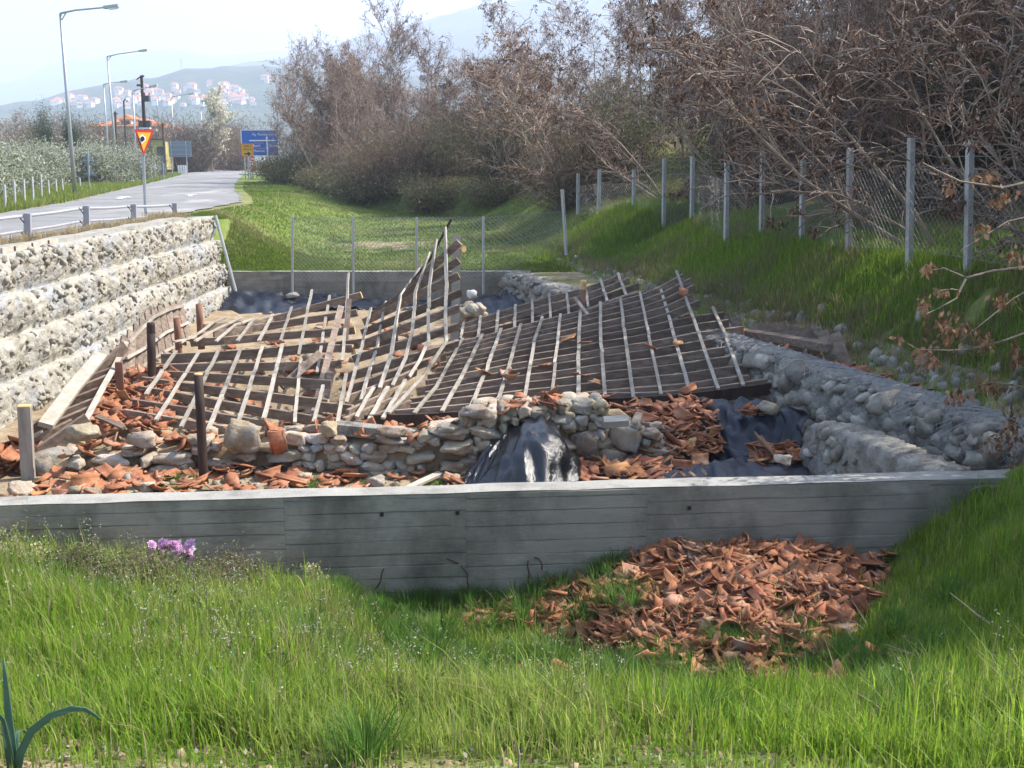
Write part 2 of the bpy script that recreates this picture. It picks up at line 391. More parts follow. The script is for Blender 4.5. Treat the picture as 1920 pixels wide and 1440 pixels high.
def ground_mat():
    m = bpy.data.materials.new('ground_cover'); m.use_nodes = True
    nt = m.node_tree; N, L = nt.nodes, nt.links
    b = N['Principled BSDF']; b.inputs['Roughness'].default_value = .95; b.inputs['Specular IOR Level'].default_value = .1
    geo = N.new('ShaderNodeNewGeometry')
    def noise(s, d=7):
        n = N.new('ShaderNodeTexNoise'); n.inputs['Scale'].default_value = s; n.inputs['Detail'].default_value = d; n.inputs['Roughness'].default_value = .65
        L.new(geo.outputs['Position'], n.inputs['Vector']); return n.outputs['Fac']
    def ramp(f, st):
        c = N.new('ShaderNodeValToRGB'); el = c.color_ramp.elements
        while len(el) < len(st): el.new(.5)
        for e, (p, k) in zip(el, st): e.position = p; e.color = (*k, 1)
        L.new(f, c.inputs['Fac']); return c.outputs['Color']
    gr = ramp(noise(1.1), [(.28, (.07, .10, .02)), (.5, (.13, .18, .038)), (.64, (.20, .215, .07)), (.78, (.29, .25, .13))])
    di = ramp(noise(2.5), [(.3, (.20, .14, .085)), (.55, (.33, .255, .165)), (.78, (.45, .37, .265))])
    at = N.new('ShaderNodeAttribute'); at.attribute_name = 'soil'
    ad = N.new('ShaderNodeMath'); ad.operation = 'ADD'
    mr = N.new('ShaderNodeMapRange'); mr.inputs['From Min'].default_value = .3; mr.inputs['From Max'].default_value = .7
    mr.inputs['To Min'].default_value = -.3; mr.inputs['To Max'].default_value = .3
    L.new(noise(1.7), mr.inputs['Value']); L.new(at.outputs['Fac'], ad.inputs[0]); L.new(mr.outputs[0], ad.inputs[1])
    m2 = N.new('ShaderNodeMapRange'); m2.inputs['From Min'].default_value = .35; m2.inputs['From Max'].default_value = .65
    L.new(ad.outputs[0], m2.inputs['Value'])
    mx = N.new('ShaderNodeMix'); mx.data_type = 'RGBA'
    L.new(m2.outputs[0], mx.inputs['Factor']); L.new(gr, mx.inputs['A']); L.new(di, mx.inputs['B'])
    lt = N.new('ShaderNodeAttribute'); lt.attribute_name = 'litter'
    m3 = N.new('ShaderNodeMix'); m3.data_type = 'RGBA'
    L.new(lt.outputs['Fac'], m3.inputs['Factor']); L.new(mx.outputs['Result'], m3.inputs['A'])
    L.new(ramp(noise(2.2), [(.3, (.07, .05, .03)), (.5, (.14, .105, .06)), (.72, (.07, .11, .03))]), m3.inputs['B'])
    L.new(m3.outputs['Result'], b.inputs['Base Color'])
    bp = N.new('ShaderNodeBump'); bp.inputs['Strength'].default_value = .7; bp.inputs['Distance'].default_value = .06
    L.new(noise(14), bp.inputs['Height']); L.new(bp.outputs[0], b.inputs['Normal'])
    return m
MT['ground'] = ground_mat()
# ------------------------------------------------------------------ ground, road, hills, haze
def axis(lo, hi, fine, grow, far):
    a = [np.arange(lo, hi, fine)]
    s, x, right = fine, hi, []
    while x < far: right.append(x); s *= grow; x += s
    s, x, left = fine, lo, []
    while x > -far: s *= grow; x -= s; left.append(x)
    return np.concatenate([np.array(left[::-1]), a[0], np.array(right)])
def build_ground():
    xs = axis(-20, 16, .2, 1.12, 7000)
    ys = np.concatenate([[-400, -150, -60, -30, -15, -8, -4], np.arange(-2, 9, .2), np.arange(9, 11.2, .08), np.arange(11.2, 30.6, .2),
                         np.arange(30.6, 31.6, .08), np.arange(31.6, 60, .3)])
    s, y, more = .3, 60, []
    while y < 7000: more.append(y); s *= 1.1; y += s
    ys = np.concatenate([ys, more])
    X, Y = np.meshgrid(xs, ys)
    x, y = X.ravel(), Y.ravel()
    z = H(x, y)
    far = sstep(np.hypot(x, y), 180, 500)
    z = lerp(z, -2.5, far)
    nx, ny = len(xs), len(ys)
    i = (np.arange(ny - 1)[:, None] * nx + np.arange(nx - 1)[None, :]).ravel()
    Fc = np.stack([i, i + 1, i + nx + 1, i + nx], 1)
    me = mesh('ground', np.stack([x, y, z], 1), Fc, MT['ground'], smooth=True)
    pit = (y > y_front(x) + .13) & (y < 31.13) & (x > -9.0) & (x < x_gab(y) + .05)
    soil = np.where(pit, 1.0, 0.0)
    soil = np.maximum(soil, np.where((y <= y_front(x)) & (heap(x, y) > .03), .9, 0))
    foot = np.interp(y, FOOT_Y, FOOT_X)
    soil = np.maximum(soil, np.where((x > x_gab(y)) & (x < foot + .5) & (y > 11) & (y < 32), .55, 0))
    rr, rl = np.interp(y, RY, RR), np.interp(y, RY, RL)
    soil = np.maximum(soil, (1 - sstep(np.abs(x - rr), .3, 1.9)) * .42 * (y > 8) * (y < 60))
    soil = np.maximum(soil, (1 - sstep(np.abs(x - rl), .2, .9)) * .6 * (y > 8))
    soil = np.maximum(soil, np.where((x > -10.4) & (x < -9.0) & (y > 12) & (y < 30), .72, 0))
    soil = np.maximum(soil, np.exp(-(((x + 4.6) / 2.6) ** 2 + ((y - 38.5) / 2.2) ** 2)) * .62)       # bare patch in the field
    soil = np.maximum(soil, .55 * (1 - sstep(y, 4.15, 4.7)) * (np.abs(x) < 6))
    soil = np.maximum(soil, .9 * np.exp(-(((x + 1.95) / .5) ** 2 + ((y - 4.0) / .35) ** 2)))
    litter = sstep(x - foot, 3.2, 6.5) * (y > 8) * .85
    litter = np.maximum(litter, sstep(x - foot, .8, 3) * (y > 33) * .8)
    litter = np.maximum(litter, .35 * sstep(x - foot, -.3, .1) * (1 - sstep(x - foot, .2, 1.2)) * (y > 11))
    for nm, a in (('soil', soil), ('litter', litter)):
        at = me.attributes.new(nm, 'FLOAT', 'POINT'); at.data.foreach_set('value', a.astype(np.float32))
    put('ground', me, kind='structure', label='grassy ground with a sandy pit, verge and wooded slope')
build_ground()

def build_road():
    yy = np.concatenate([np.arange(4, 60, .6), np.arange(60, 350, 4)])
    V = []
    for y in yy:
        a, b = np.interp(y, RY, RL), np.interp(y, RY, RR)
        w = .12 * math.sin(y * 2.3) + .08 * math.sin(y * 5.1)
        for t in np.linspace(0, 1, 9):
            x = lerp(a + w, b - w * .7, t)
            V.append((x, y, Hf(x, y) + .035 + .05 * (1 - (2 * t - 1) ** 2)))
    n = 9
    Fc = np.array([(i * n + j, i * n + j + 1, (i + 1) * n + j + 1, (i + 1) * n + j) for i in range(len(yy) - 1) for j in range(n - 1)])
    put('road', mesh('road', V, Fc, MT['asphalt'], smooth=True), kind='structure', label='pale worn asphalt road curving away to the left')
    for px, py, k in ((230, 375, 1), (358, 370, .8)):
        c = G(px, py)
        mb = MB()
        pts = [(-.14, -1.6), (.14, -1.6), (.14, .4), (.5, .4), (0, 1.6), (-.5, .4), (-.14, .4)]
        V = [(c.x + (x * .8 + y * -.25) * k, c.y + y * k, 0) for x, y in pts]
        V = [(x, y, Hf(x, y) + .098) for x, y, z in V]
        mb.add(V, [(0, 1, 2, 6), (3, 4, 5), (2, 3, 5), (2, 5, 6)])
        part('road_marking', mb, MT['paint'], kind='structure', label='worn white arrow painted on the road')
build_road()

def make_hill(name, D, prof, label, seed, amp):
    pxs = np.arange(-900, 2900, 16.0)
    py = np.interp(pxs, [p for p, q in prof], [q for p, q in prof])
    rng = np.random.default_rng(seed)
    py = py + 2.0 * np.convolve(rng.normal(size=len(pxs)), np.ones(3) / 3, 'same') * amp
    ks = np.linspace(.5, 1.6, 34)
    V = []
    tan = np.array([ray(0, q)[2] / ray(0, q)[1] for q in py])
    ux = np.array([ray(p, q)[0] / ray(p, q)[1] for p, q in zip(pxs, py)])
    for k in ks:
        bump = float(sstep(np.array(k), .5, 1.0)) if k < 1 else 1 - .35 * float(sstep(np.array(k), 1, 1.6))
        y = D * k + 0 * ux
        z = -6 + (tan * D + 6) * bump
        z = z + (vnoise(ux * D, y, D * .06, seed) * D * .006) * (bump if k < .97 else 0) * amp
        V.append(np.stack([ux * D * k, y, z], 1))
    n = len(pxs)
    V = np.concatenate(V)
    i = (np.arange(len(ks) - 1)[:, None] * n + np.arange(n - 1)[None, :]).ravel()
    put(name, mesh(name, V, np.stack([i, i + 1, i + n + 1, i + n], 1), MT['hill'], smooth=True), kind='structure', label=label)
    return pxs, ks, V.reshape(len(ks), n, 3)
HILL1 = make_hill('hill', 1500, [(-900, 235), (-200, 215), (0, 199), (90, 190), (200, 166), (300, 143), (345, 131), (440, 128), (520, 133), (700, 140), (1200, 150), (2900, 160)],
                  'low wooded hill with a village, behind the road', 1, .8)
make_hill('mountain', 2800, [(-900, 230), (0, 205), (300, 160), (500, 122), (640, 91), (700, 72), (780, 44), (860, 22), (980, 2), (1150, -26), (1400, -36), (1800, -10), (2900, 120)],
          'blue wooded mountain rising behind the bare trees', 2, 1.0)
make_hill('far_mountain', 5000, [(-900, 190), (-200, 175), (0, 164), (100, 134), (180, 118), (250, 105), (330, 98), (420, 108), (600, 112), (900, 100), (2900, 120)],
          'very pale far mountain at the left skyline', 3, 1.0)
hz = bpy.data.materials.new('haze_air'); hz.use_nodes = True
hn = hz.node_tree
hn.nodes.remove(hn.nodes['Principled BSDF'])
pv = hn.nodes.new('ShaderNodeVolumePrincipled')
pv.inputs['Color'].default_value = (.70, .79, 1.0, 1)
pv.inputs['Density'].default_value = .00052
pv.inputs['Anisotropy'].default_value = .2
hn.links.new(pv.outputs[0], hn.nodes['Material Output'].inputs['Volume'])
mb = MB(); mb.box((0, 3600, 262), (15000, 8200, 540))
part('haze', mb, hz, kind='stuff', label='pale spring haze')

# ------------------------------------------------------------------ stones
def ico(sub):
    bm = bmesh.new(); bmesh.ops.create_icosphere(bm, subdivisions=sub, radius=1)
    V = np.array([v.co[:] for v in bm.verts]); Fc = np.array([[v.index for v in f.verts] for f in bm.faces])
    bm.free(); return V, Fc
ICO = {s: ico(s) for s in (1, 2, 3)}
def stone_shape(seed, sub, rough=.22, boxy=.5):
    V, Fc = ICO[sub]
    rng = np.random.default_rng(seed)
    W = np.sign(V) * np.abs(V) ** (1 - boxy * .45)
    for k in range(5):                       # planed faces
        n = rng.normal(size=3); n /= np.linalg.norm(n); d = rng.uniform(.62, .95)
        h = W @ n; W = W - np.outer(np.clip(h - d, 0, None), n) * .85
    o = rng.uniform(0, 50, 3)
    nn = np.array([mnoise.noise(Vector(p * 1.6 + o)) + .5 * mnoise.noise(Vector(p * 4 + o)) for p in V])
    return W * (1 + rough * nn)[:, None], Fc
ST2 = [stone_shape(10 + i, 2) for i in range(10)]
ST3 = [stone_shape(40 + i, 3, .3, .85) for i in range(10)]
def vor(y, z, s, o): return mnoise.voronoi(Vector((y * s + o, z * s * 1.25, o)))[0][0]
ST1 = [stone_shape(70 + i, 1, .35) for i in range(8)]
STR = [stone_shape(90 + i, 2, .42, .9) for i in range(10)]
def rotm(rx, ry, rz): return np.array(Matrix.Rotation(rz, 3, 'Z') @ Matrix.Rotation(ry, 3, 'Y') @ Matrix.Rotation(rx, 3, 'X'))
def join_shapes(shapes, tr):
    """shapes: list of (V, F); tr: list of (index, pos, rot3x3, scale3) -> one V, F"""
    Vs, Fs, n = [], [], 0
    for i, p, r, s in tr:
        V, Fc = shapes[i]
        Vs.append((V * s) @ r.T + p); Fs.append(Fc + n); n += len(V)
    return np.concatenate(Vs), np.concatenate(Fs)
_sm = {}
def shape_mesh(nm, shapes, i, m):
    k = (nm, i, m.name)
    if k not in _sm: _sm[k] = mesh(nm, shapes[i][0], shapes[i][1], m, smooth=True)
    return _sm[k]
def place(nm, me, pos, r, s, parent=None, **kw):
    o = put(nm, me, parent, **kw)
    M4 = Matrix(r.tolist()).to_4x4()
    o.location = pos if parent is None else Vector(pos) - Vector(parent.location)
    o.rotation_euler = M4.to_euler()
    o.scale = s
    return o

# ------------------------------------------------------------------ near concrete wall
def course_wall(name, x0, x1, yf, thick, zb, zt, courses, label, seed, joints):
    """cast wall: each board mark a band standing 0-14 mm proud, band edges dipped; yf(x) near face"""
    rng = np.random.default_rng(seed)
    root = thing(name, (0.5 * (x0 + x1), yf(.5 * (x0 + x1)), zb), label, 'wall')
    ox, oy, oz = root.location
    mb = MB()
    cuts = [x0] + joints + [x1]
    for a, b in zip(cuts[:-1], cuts[1:]):
        z = zb
        while z < zt - .02:
            h = rng.uniform(*courses)
            z2 = min(z + h, zt)
            if zt - z2 < .05: z2 = zt
            n = max(2, int((b - a) / .35))
            off = rng.uniform(0, .009)
            tilt = rng.uniform(-.012, .012)
            xs = np.linspace(a + .0015, b - .0015, n + 1)
            e = rng.uniform(-.006, .006, (n + 1, 2))
            V = []
            for j, x in enumerate(xs):
                t = (x - a) / (b - a) - .5
                y = yf(x) - off + rng.uniform(-.002, .002)
                lo, hi = z + .004 + tilt * t + e[j, 0], z2 - .003 + tilt * t + e[j, 1]
                if z2 == zt: hi = zt - .012
                V += [(x, y + .012, lo - .002), (x, y, lo + .003), (x, y, hi - .003), (x, y + .012, hi + .002)]
            Fs = []
            for j in range(n):
                for q in range(3): Fs.append((j * 4 + q, (j + 1) * 4 + q, (j + 1) * 4 + q + 1, j * 4 + q + 1))
            mb.add(V, Fs, 0)
            z = z2
    # core and rough top
    n = 40
    xs = np.linspace(x0, x1, n + 1)
    V, Fs = [], []
    for x in xs:
        y = yf(x)
        d = rng.uniform(-.007, .007); e = rng.uniform(-.008, .008)
        V += [(x, y + .011, zb), (x, y + .011, zt - .022), (x, y - .006 + e, zt + d), (x, y + thick + e, zt + rng.uniform(-.006, .006)), (x, y + thick, zb)]
    for j in range(n):
        for q in range(4): Fs.append((j * 5 + q, (j + 1) * 5 + q, (j + 1) * 5 + q + 1, j * 5 + q + 1))
    Fs += [(4, 3, 2, 1, 0), tuple(n * 5 + q for q in range(5))]
    k0 = len(mb.f)
    mb.add(V, Fs, 0)
    for j in range(n): mb.m[k0 + j * 4 + 2] = 1
    part('wall_body', mb, [MT['concrete'], MT['concrete_top']], root)
    return root
fw = course_wall('concrete_wall', -9.4, 7.3, y_front, .27, -4.75, -3.18, (.12, .16), 'long grey board-marked concrete wall in front of the ruin', 5,
                 [-7.2, -4.05, -2.2, -.45, 1.35, 2.75, 4.25, 5.9])
def rebar(pts, Y=None):
    mb = MB(); W = []
    for px, py, d in pts:
        q = P(px, py, 10); yy = y_front(q.x * 1.0) - d
        W.append(P(px, py, yy))
    mb.tube(W, .0075, 6)
    part('rebar', mb, MT['rust'], fw)
rebar([(722, 1060, -.03), (716, 1075, .05), (713, 1092, .08), (704, 1105, .06)])
rebar([(838, 1048, .08), (852, 1054, .03), (864, 1058, -.02), (866, 1064, .05), (877, 1076, .07), (876, 1090, .08), (881, 1110, .09), (886, 1125, .1), (905, 1141, .13)])
rebar([(991, 1045, -.03), (989, 1060, .05), (992, 1075, .06), (990, 1095, .06)])
rebar([(998, 1044, -.03), (1010, 1048, .06), (1016, 1058, .08), (1016, 1068, .07)])
rebar([(1131, 1040, -.03), (1126, 1048, .05), (1124, 1062, .06)])
for px, py in ((716, 964), (858, 961), (164, 1019), (1292, 952)):
    q = P(px, py, 10); mb = MB(); y = y_front(q.x)
    q = P(px, py, y); mb.box((q.x, y - .012, q.z), (.035, .03, .03)); part('tie_hole_plug', mb, MT['black'], fw)

fwall = course_wall('back_concrete_wall', -8.3, .55, lambda x: 31.0 + 0 * x, .26, -4.4, -3.17, (.2, .3), 'low dark concrete wall at the far end of the pit', 6, [-5.5, -2.4])

# ------------------------------------------------------------------ left gabion wall, in steps
def left_wall():
    rng = np.random.default_rng(21)
    root = thing('gabion_wall', (-8.6, 20, -4.4), 'tall cream stepped gabion retaining wall below the road at the left', 'wall')
    tiers = [(-4.45, -3.62, -8.20), (-3.62, -2.95, -8.31), (-2.95, -2.27, -8.42), (-2.27, -1.57, -8.54)]
    ys = np.arange(12.0, 31.05, .042)
    prof = []                                    # (x, z) down the wall, top first
    for zb, zt, xf in reversed(tiers):
        n = 16
        prof.append((xf - .16, zt + .0))
        for q in range(n + 1):
            t = q / n
            bulge = .075 * math.sin(math.pi * min(1, t * 1.05 + .06)) ** .6 - .02 * t
            prof.append((xf - .06 + bulge, lerp(zt, zb, t)))
    prof = [(-9.3, -1.6)] + prof
    prof = np.array(prof)
    Yg = np.repeat(ys, len(prof))
    Xg = np.tile(prof[:, 0], len(ys)); Zg = np.tile(prof[:, 1], len(ys))
    nz = np.array([(.5 - vor(y, z, 7.5, 1.0)) * .8 + (.45 - vor(y, z, 14, 4.0)) * .6 + mnoise.noise((y * 24, z * 24, 9)) * .3 + .5 * mnoise.noise((y * 2.2, z * 3, 2)) for y, z in zip(Yg, Zg)])
    big = np.array([mnoise.noise((y * .9, z * 1.2, 3)) for y, z in zip(Yg, Zg)])
    back = Xg < -8.9
    Xg = Xg + np.where(back, 0, nz * .095 + big * .08)
    Zg = Zg + np.where(back, nz * .02, nz * .02 + .05 * big)
    n = len(prof)
    i = (np.arange(len(ys) - 1)[:, None] * n + np.arange(n - 1)[None, :]).ravel()
    V = np.stack([Xg, Yg, Zg], 1)
    V = V - np.array(root.location)
    Fc = np.stack([i, i + 1, i + n + 1, i + n], 1)
    put('wall_body', mesh('wall_body', V, Fc[:, ::-1], MT['rubble_left'], smooth=False), root)
    tr = []
    for k in range(1700):
        y = 12 + (31 - 12) * rng.random() ** 1.15
        ti = tiers[rng.integers(0, 4)]
        z = rng.uniform(ti[0] + .03, ti[1])
        t = (ti[1] - z) / (ti[1] - ti[0])
        x = ti[2] - .06 + .12 * math.sin(math.pi * min(1, t * 1.05 + .06)) ** .6 - .03 * t + .09 * mnoise.noise((y * .9, z * 1.2, 3))
        s = rng.choice([.035, .05, .065, .09], p=[.4, .35, .2, .05]) * rng.uniform(.8, 1.25)
        tr.append((s / y, (rng.integers(0, 10), np.array([x - s * .3 - .03, y, z]), rotm(*rng.uniform(0, 6.28, 3)), np.array([s * rng.uniform(.6, .9), s * rng.uniform(.9, 1.35), s * rng.uniform(.6, .95)]))))
    tr.sort(key=lambda q: -q[0])
    for s, (i, p, r, sc) in tr[:290]:
        place('stone', shape_mesh('stone', STR, i, MT['stone_cream']), p, r, sc, root)
    rest = [(i, p, r, sc) for s, (i, p, r, sc) in tr[290:]]
    V, Fc = join_shapes(STR, rest)
    put('small_stones', mesh('small_stones', V - np.array(root.location), Fc, MT['stone_cream'], smooth=False), root, kind='stuff')
left_wall()
# low kerb on top of the left wall, with a length of timber shuttering
mb = MB()
pts = [Vector((-8.98, y, -1.50 + .012 * math.sin(y * 3))) for y in np.arange(14, 29.5, .5)]
mb.beam(pts, Vector((0, 0, 1)), .34, .2)
part('kerb', mb, MT['concrete_top'], kind='structure', label='pale concrete kerb along the top of the gabion wall')
bd = thing('shuttering_board', (-8.8, 18.5, -1.62), 'short tan shuttering board left on the kerb of the gabion wall', 'board')
mb = MB(); mb.box((-8.79, 19.6, -1.56), (.035, 2.3, .16)); part('board', mb, MT['plank'], bd)
for y in (18.9, 19.6, 20.3):
    mb = MB(); mb.box((-8.765, y, -1.56), (.02, .04, .15)); part('cleat', mb, MT['rust'], bd)

# ------------------------------------------------------------------ right gabion and its mortared end
def right_gabion():
    rng = np.random.default_rng(22)
    root = thing('gabion_wall', (3.5, 20, -4.4), 'long low grey gabion wall of wired boulders along the right side of the pit', 'wall')
    ys = np.arange(10.6, 31.3, .065)
    prof = [(-.30, -4.5), (-.34, -4.35), (-.36, -4.2), (-.37, -4.1), (-.38, -4.0), (-.385, -3.9), (-.385, -3.8), (-.385, -3.7), (-.38, -3.6), (-.37, -3.5), (-.35, -3.4), (-.30, -3.3), (-.23, -3.24), (-.15, -3.2), (-.07, -3.18), (.02, -3.17), (.11, -3.17), (.2, -3.175), (.28, -3.185), (.35, -3.2), (.45, -3.35), (.48, -3.7), (.45, -4.2)]
    pr = np.array(prof)
    Yg = np.repeat(ys, len(pr)); ox = np.tile(pr[:, 0], len(ys)); Zg = np.tile(pr[:, 1], len(ys))
    nz = np.array([(.5 - mnoise.voronoi(Vector((y * 3.4, x * 3.4, z * 4)))[0][0]) * 1.2 + (.45 - mnoise.voronoi(Vector((y * 9, x * 9, z * 9)))[0][0]) * .5 + mnoise.noise((y * 17, x * 17, z * 17)) * .25 for y, x, z in zip(Yg, ox, Zg)])
    far = np.clip((Yg - 24) / 6, 0, 1)
    Xg = x_gab(Yg) + ox * (1 + .55 * nz) - nz * .03
    Zg = Zg + nz * .10
    n = len(pr)
    i = (np.arange(len(ys) - 1)[:, None] * n + np.arange(n - 1)[None, :]).ravel()
    V = np.stack([Xg, Yg, Zg], 1) - np.array(root.location)
    put('wall_body', mesh('wall_body', V, np.stack([i, i + 1, i + n + 1, i + n], 1), MT['mortar'], smooth=False), root)
    tr = []
    for k in range(900):
        y = 10.8 + 20 * rng.random() ** 1.5
        face = rng.random() < .6
        if face:
            z = rng.uniform(-4.2, -3.28); s = rng.uniform(.07, .21); x = x_gab(y) - .38 + .06 * abs(z + 3.75) + s * .3
        else:
            x = x_gab(y) + rng.uniform(-.32, .42); s = rng.uniform(.03, .09); z = -3.19 - s * .4
        tr.append((s / y, (rng.integers(0, 10), np.array([x, y, z]), rotm(*rng.uniform(-.5, .5, 2), rng.uniform(0, 6.28)), np.array([s * rng.uniform(.7, 1), s * rng.uniform(.9, 1.3), s * rng.uniform(.6, .85)]))))
    tr.sort(key=lambda q: -q[0])
    for s, (i, p, r, sc) in tr[:280]:
        place('stone', shape_mesh('stone', STR, i, MT['stone_grey']), p, r, sc, root)
    V, Fc = join_shapes(ST1, [(i % 8, p, r, sc) for s, (i, p, r, sc) in tr[280:]])
    put('small_stones', mesh('small_stones', V - np.array(root.location), Fc, MT['stone_grey']), root, kind='stuff')
    # netting over the top
    mb = MB()
    def surf(y, t):                              # t 0 left foot .. 1 right foot, over the top
        a = np.interp(t, np.linspace(0, 1, len(prof)), pr[:, 0]); z = np.interp(t, np.linspace(0, 1, len(prof)), pr[:, 1])
        return Vector((x_gab(y) + a * 1.12, y, z + .035 + .015 * math.sin(y * 31 + t * 50)))
    for sgn in (1, -1):
        for y0 in np.arange(9.5, 21.5, .13):
            pts = []
            for q in range(15):
                t = .22 + .62 * q / 14; y = y0 + sgn * (q - 7) * .09 + .015 * ((q % 2) * 2 - 1)
                if 10.7 < y < 21: pts.append(surf(y, t))
            if len(pts) > 2: mb.tube(pts, .005, 3, cap=False)
    part('wire_netting', mb, MT['wire'], root)
right_gabion()
def wedge_wall():
    root = thing('rubble_wall', (4.3, 12, -4.4), 'short sloping grey rubble and mortar wall in front of the gabion at the right', 'wall')
    rng = np.random.default_rng(23)
    ys = np.arange(10.42, 14.01, .045)
    prof = np.array([(-.14, 0), (-.135, .1), (-.13, .2), (-.12, .3), (-.11, .4), (-.1, .5), (-.09, .6), (-.085, .7), (-.08, .8), (-.06, .9), (-.03, .97), (.05, 1), (.12, 1), (.2, 1), (.28, 1), (.36, .99), (.42, .97), (.55, .6)])
    V = []
    for y in ys:
        xc = np.interp(y, [10.4, 13.9], [4.72, 4.02]); top = np.interp(y, [10.4, 13.6, 14.0], [-3.25, -3.36, -3.5])
        for a, t in prof:
            z = lerp(-4.5, top, t)
            n = (mnoise.voronoi(Vector((y * 5, a * 5, z * 5)))[0][0] - .5) * .10 + mnoise.noise((y * 11, a * 11, z * 11)) * .05 + mnoise.noise((y * 23, a * 23, z * 23)) * .035
            V.append((xc + a + n, y + (.05 * n), z + n * .7))
    n = len(prof)
    Fs = [np.array([(i * n + j, i * n + j + 1, (i + 1) * n + j + 1, (i + 1) * n + j) for i in range(len(ys) - 1) for j in range(n - 1)]),
          np.array([[(len(ys) - 1) * n + j for j in range(n)]])]
    put('wall_body', mesh('wall_body', np.array(V) - np.array(root.location), Fs, MT['mortar']), root)
    for k in range(34):
        y = rng.uniform(10.5, 13.8); xc = np.interp(y, [10.4, 13.9], [4.72, 4.02]); z = rng.uniform(-4.2, -3.4); s = rng.uniform(.035, .1)
        place('stone', shape_mesh('stone', STR, k % 10, MT['stone_grey']), (xc - .12 + s * .35, y, z), rotm(*rng.uniform(0, 6, 3)), (s * .7, s * 1.1, s), root)
wedge_wall()
def bank_rocks():
    root = thing('rock_edging', (5, 20, -3.3), 'line of grey rocks at the foot of the grassy bank on the right', 'rocks')
    rng = np.random.default_rng(24)
    tr = []
    for k in range(420):
        y = 11 + 23 * rng.random() ** 1.3
        foot = np.interp(y, FOOT_Y, FOOT_X)
        d = rng.normal(0, .3)
        x = foot + d - .1
        s = rng.uniform(.05, .15)
        tr.append((s / y, (rng.integers(0, 10), np.array([x, y, Hf(x, y) - s * .15]), rotm(*rng.uniform(0, 6, 3)), np.array([s * 1.1, s, s * .8]))))
    tr.sort(key=lambda q: -q[0])
    for s, (i, p, r, sc) in tr[:110]:
        place('rock', shape_mesh('rock', ST2, i, MT['stone_grey']), p, r, sc, root)
    V, Fc = join_shapes(ST1, [(i % 8, p, r, sc) for s, (i, p, r, sc) in tr[110:]])
    put('small_rocks', mesh('small_rocks', V - np.array(root.location), Fc, MT['stone_grey']), root, kind='stuff')
bank_rocks()

# ------------------------------------------------------------------ ruined dry-stone wall
RUIN_TOP = [(-6.4, -4.05), (-5.6, -3.86), (-4.8, -3.84), (-4.0, -3.76), (-3.2, -3.74), (-2.4, -3.7), (-1.3, -3.7), (-.75, -3.62), (-.45, -3.4), (.3, -3.33), (1.0, -3.35), (1.6, -3.48), (2.0, -3.8), (2.2, -4.1)]
def ruin_y(x): return 14.38 + .05 * x + .12 * math.sin(x * 1.3)
def ruin_wall():
    root = thing('stone_wall', (-2, 14.2, -4.3), 'ruined dry-stone wall of field stones below the collapsed roof', 'wall')
    rng = np.random.default_rng(25)
    rx, rz = zip(*RUIN_TOP)
    # earth core
    xs = np.arange(-6.5, 2.25, .12); V = []
    prof = [(-.02, 0), (.0, .5), (.03, .85), (.15, .98), (.45, 1), (.62, .9), (.66, 0)]
    for x in xs:
        top = np.interp(x, rx, rz) - .06
        for a, t in prof:
            z = lerp(-4.35, top, t); n = mnoise.noise((x * 5, a * 5, z * 5)) * .06
            V.append((x + n, ruin_y(x) + a + n, z + n))
    n = len(prof)
    Fs = [np.array([(i * n + j, (i + 1) * n + j, (i + 1) * n + j + 1, i * n + j + 1) for i in range(len(xs) - 1) for j in range(n - 1)]), np.array([[j for j in range(n)]]), np.array([[(len(xs) - 1) * n + n - 1 - j for j in range(n)]])]
    put('wall_body', mesh('wall_body', np.array(V) - np.array(root.location), Fs, MT['earth']), root)
    z, row = -4.28, 0
    def stone(x, y, z, w, h, d, tilt=0.0):
        place('stone', shape_mesh('stone', ST3, int(rng.integers(0, 10)), MT['stone_pale']), (x, y, z), rotm(rng.uniform(-.15, .15), tilt + rng.uniform(-.12, .12), rng.uniform(-.3, .3) + math.pi * rng.integers(0, 2)), (w / 1.8, d / 1.8, h / 1.8), root)
    while z < -3.15:
        h = rng.uniform(.085, .17)
        x = -6.3 + rng.uniform(0, .3)
        while x < 2.15:
            w = rng.choice([rng.uniform(.1, .2), rng.uniform(.2, .48)])
            top = np.interp(x + w / 2, rx, rz)
            hh = h
            if x > -1 and z < -3.5 and rng.random() < .3: w, hh = w * 1.25, h * 1.9
            if z + h * .5 < top + .04 and rng.random() > (.58 if x < -3.0 else .2):
                y = ruin_y(x) - .04 + rng.uniform(-.05, .05) + (z + 4.3) * .06
                stone(x + w / 2, y, z + hh * .5, w * 1.06, hh * 1.12, rng.uniform(.22, .36))
                if z + h * 1.5 > top - .1:
                    stone(x + w / 2 + rng.uniform(-.1, .1), y + .34, z + h * .6, w, h, .3)
            x += w * .99
        z += h * .95; row += 1
    # boulders seen large in the picture
    for px, py, w, h in ((1105, 833, .42, .42), (1172, 822, .42, .46), (920, 783, .26, .28), (1010, 770, .28, .17), (1062, 785, .2, .24), (855, 838, .5, .22), (455, 818, .52, .42), (880, 868, .26, .2), (268, 822, .42, .22), (155, 812, .42, .26),
                          (840, 805, .34, .14), (795, 817, .24, .15), (735, 808, .42, .16), (615, 803, .26, .24), (1090, 790, .2, .18), (1130, 790, .24, .16), (1340 - 215, 760, .2, .14)):
        q = P(px, py, ruin_y(P(px, py, 14.3).x) - .12)
        stone(q.x, q.y, q.z, w * .86, h * .86, w * .66)
    mb = MB(); a, b = P(632, 792, 14.4), P(712, 800, 14.3)
    mb.beam([a, b], Vector((0, 0, 1)), .24, .15); part('lintel', mb, MT['mortar'], root)
    mb = MB(); a, b = P(1132, 786, 13.95), P(1178, 783, 13.95)
    mb.beam([a, b], Vector((0, -.3, 1)), .16, .09); part('slab', mb, MT['concrete_top'], root)
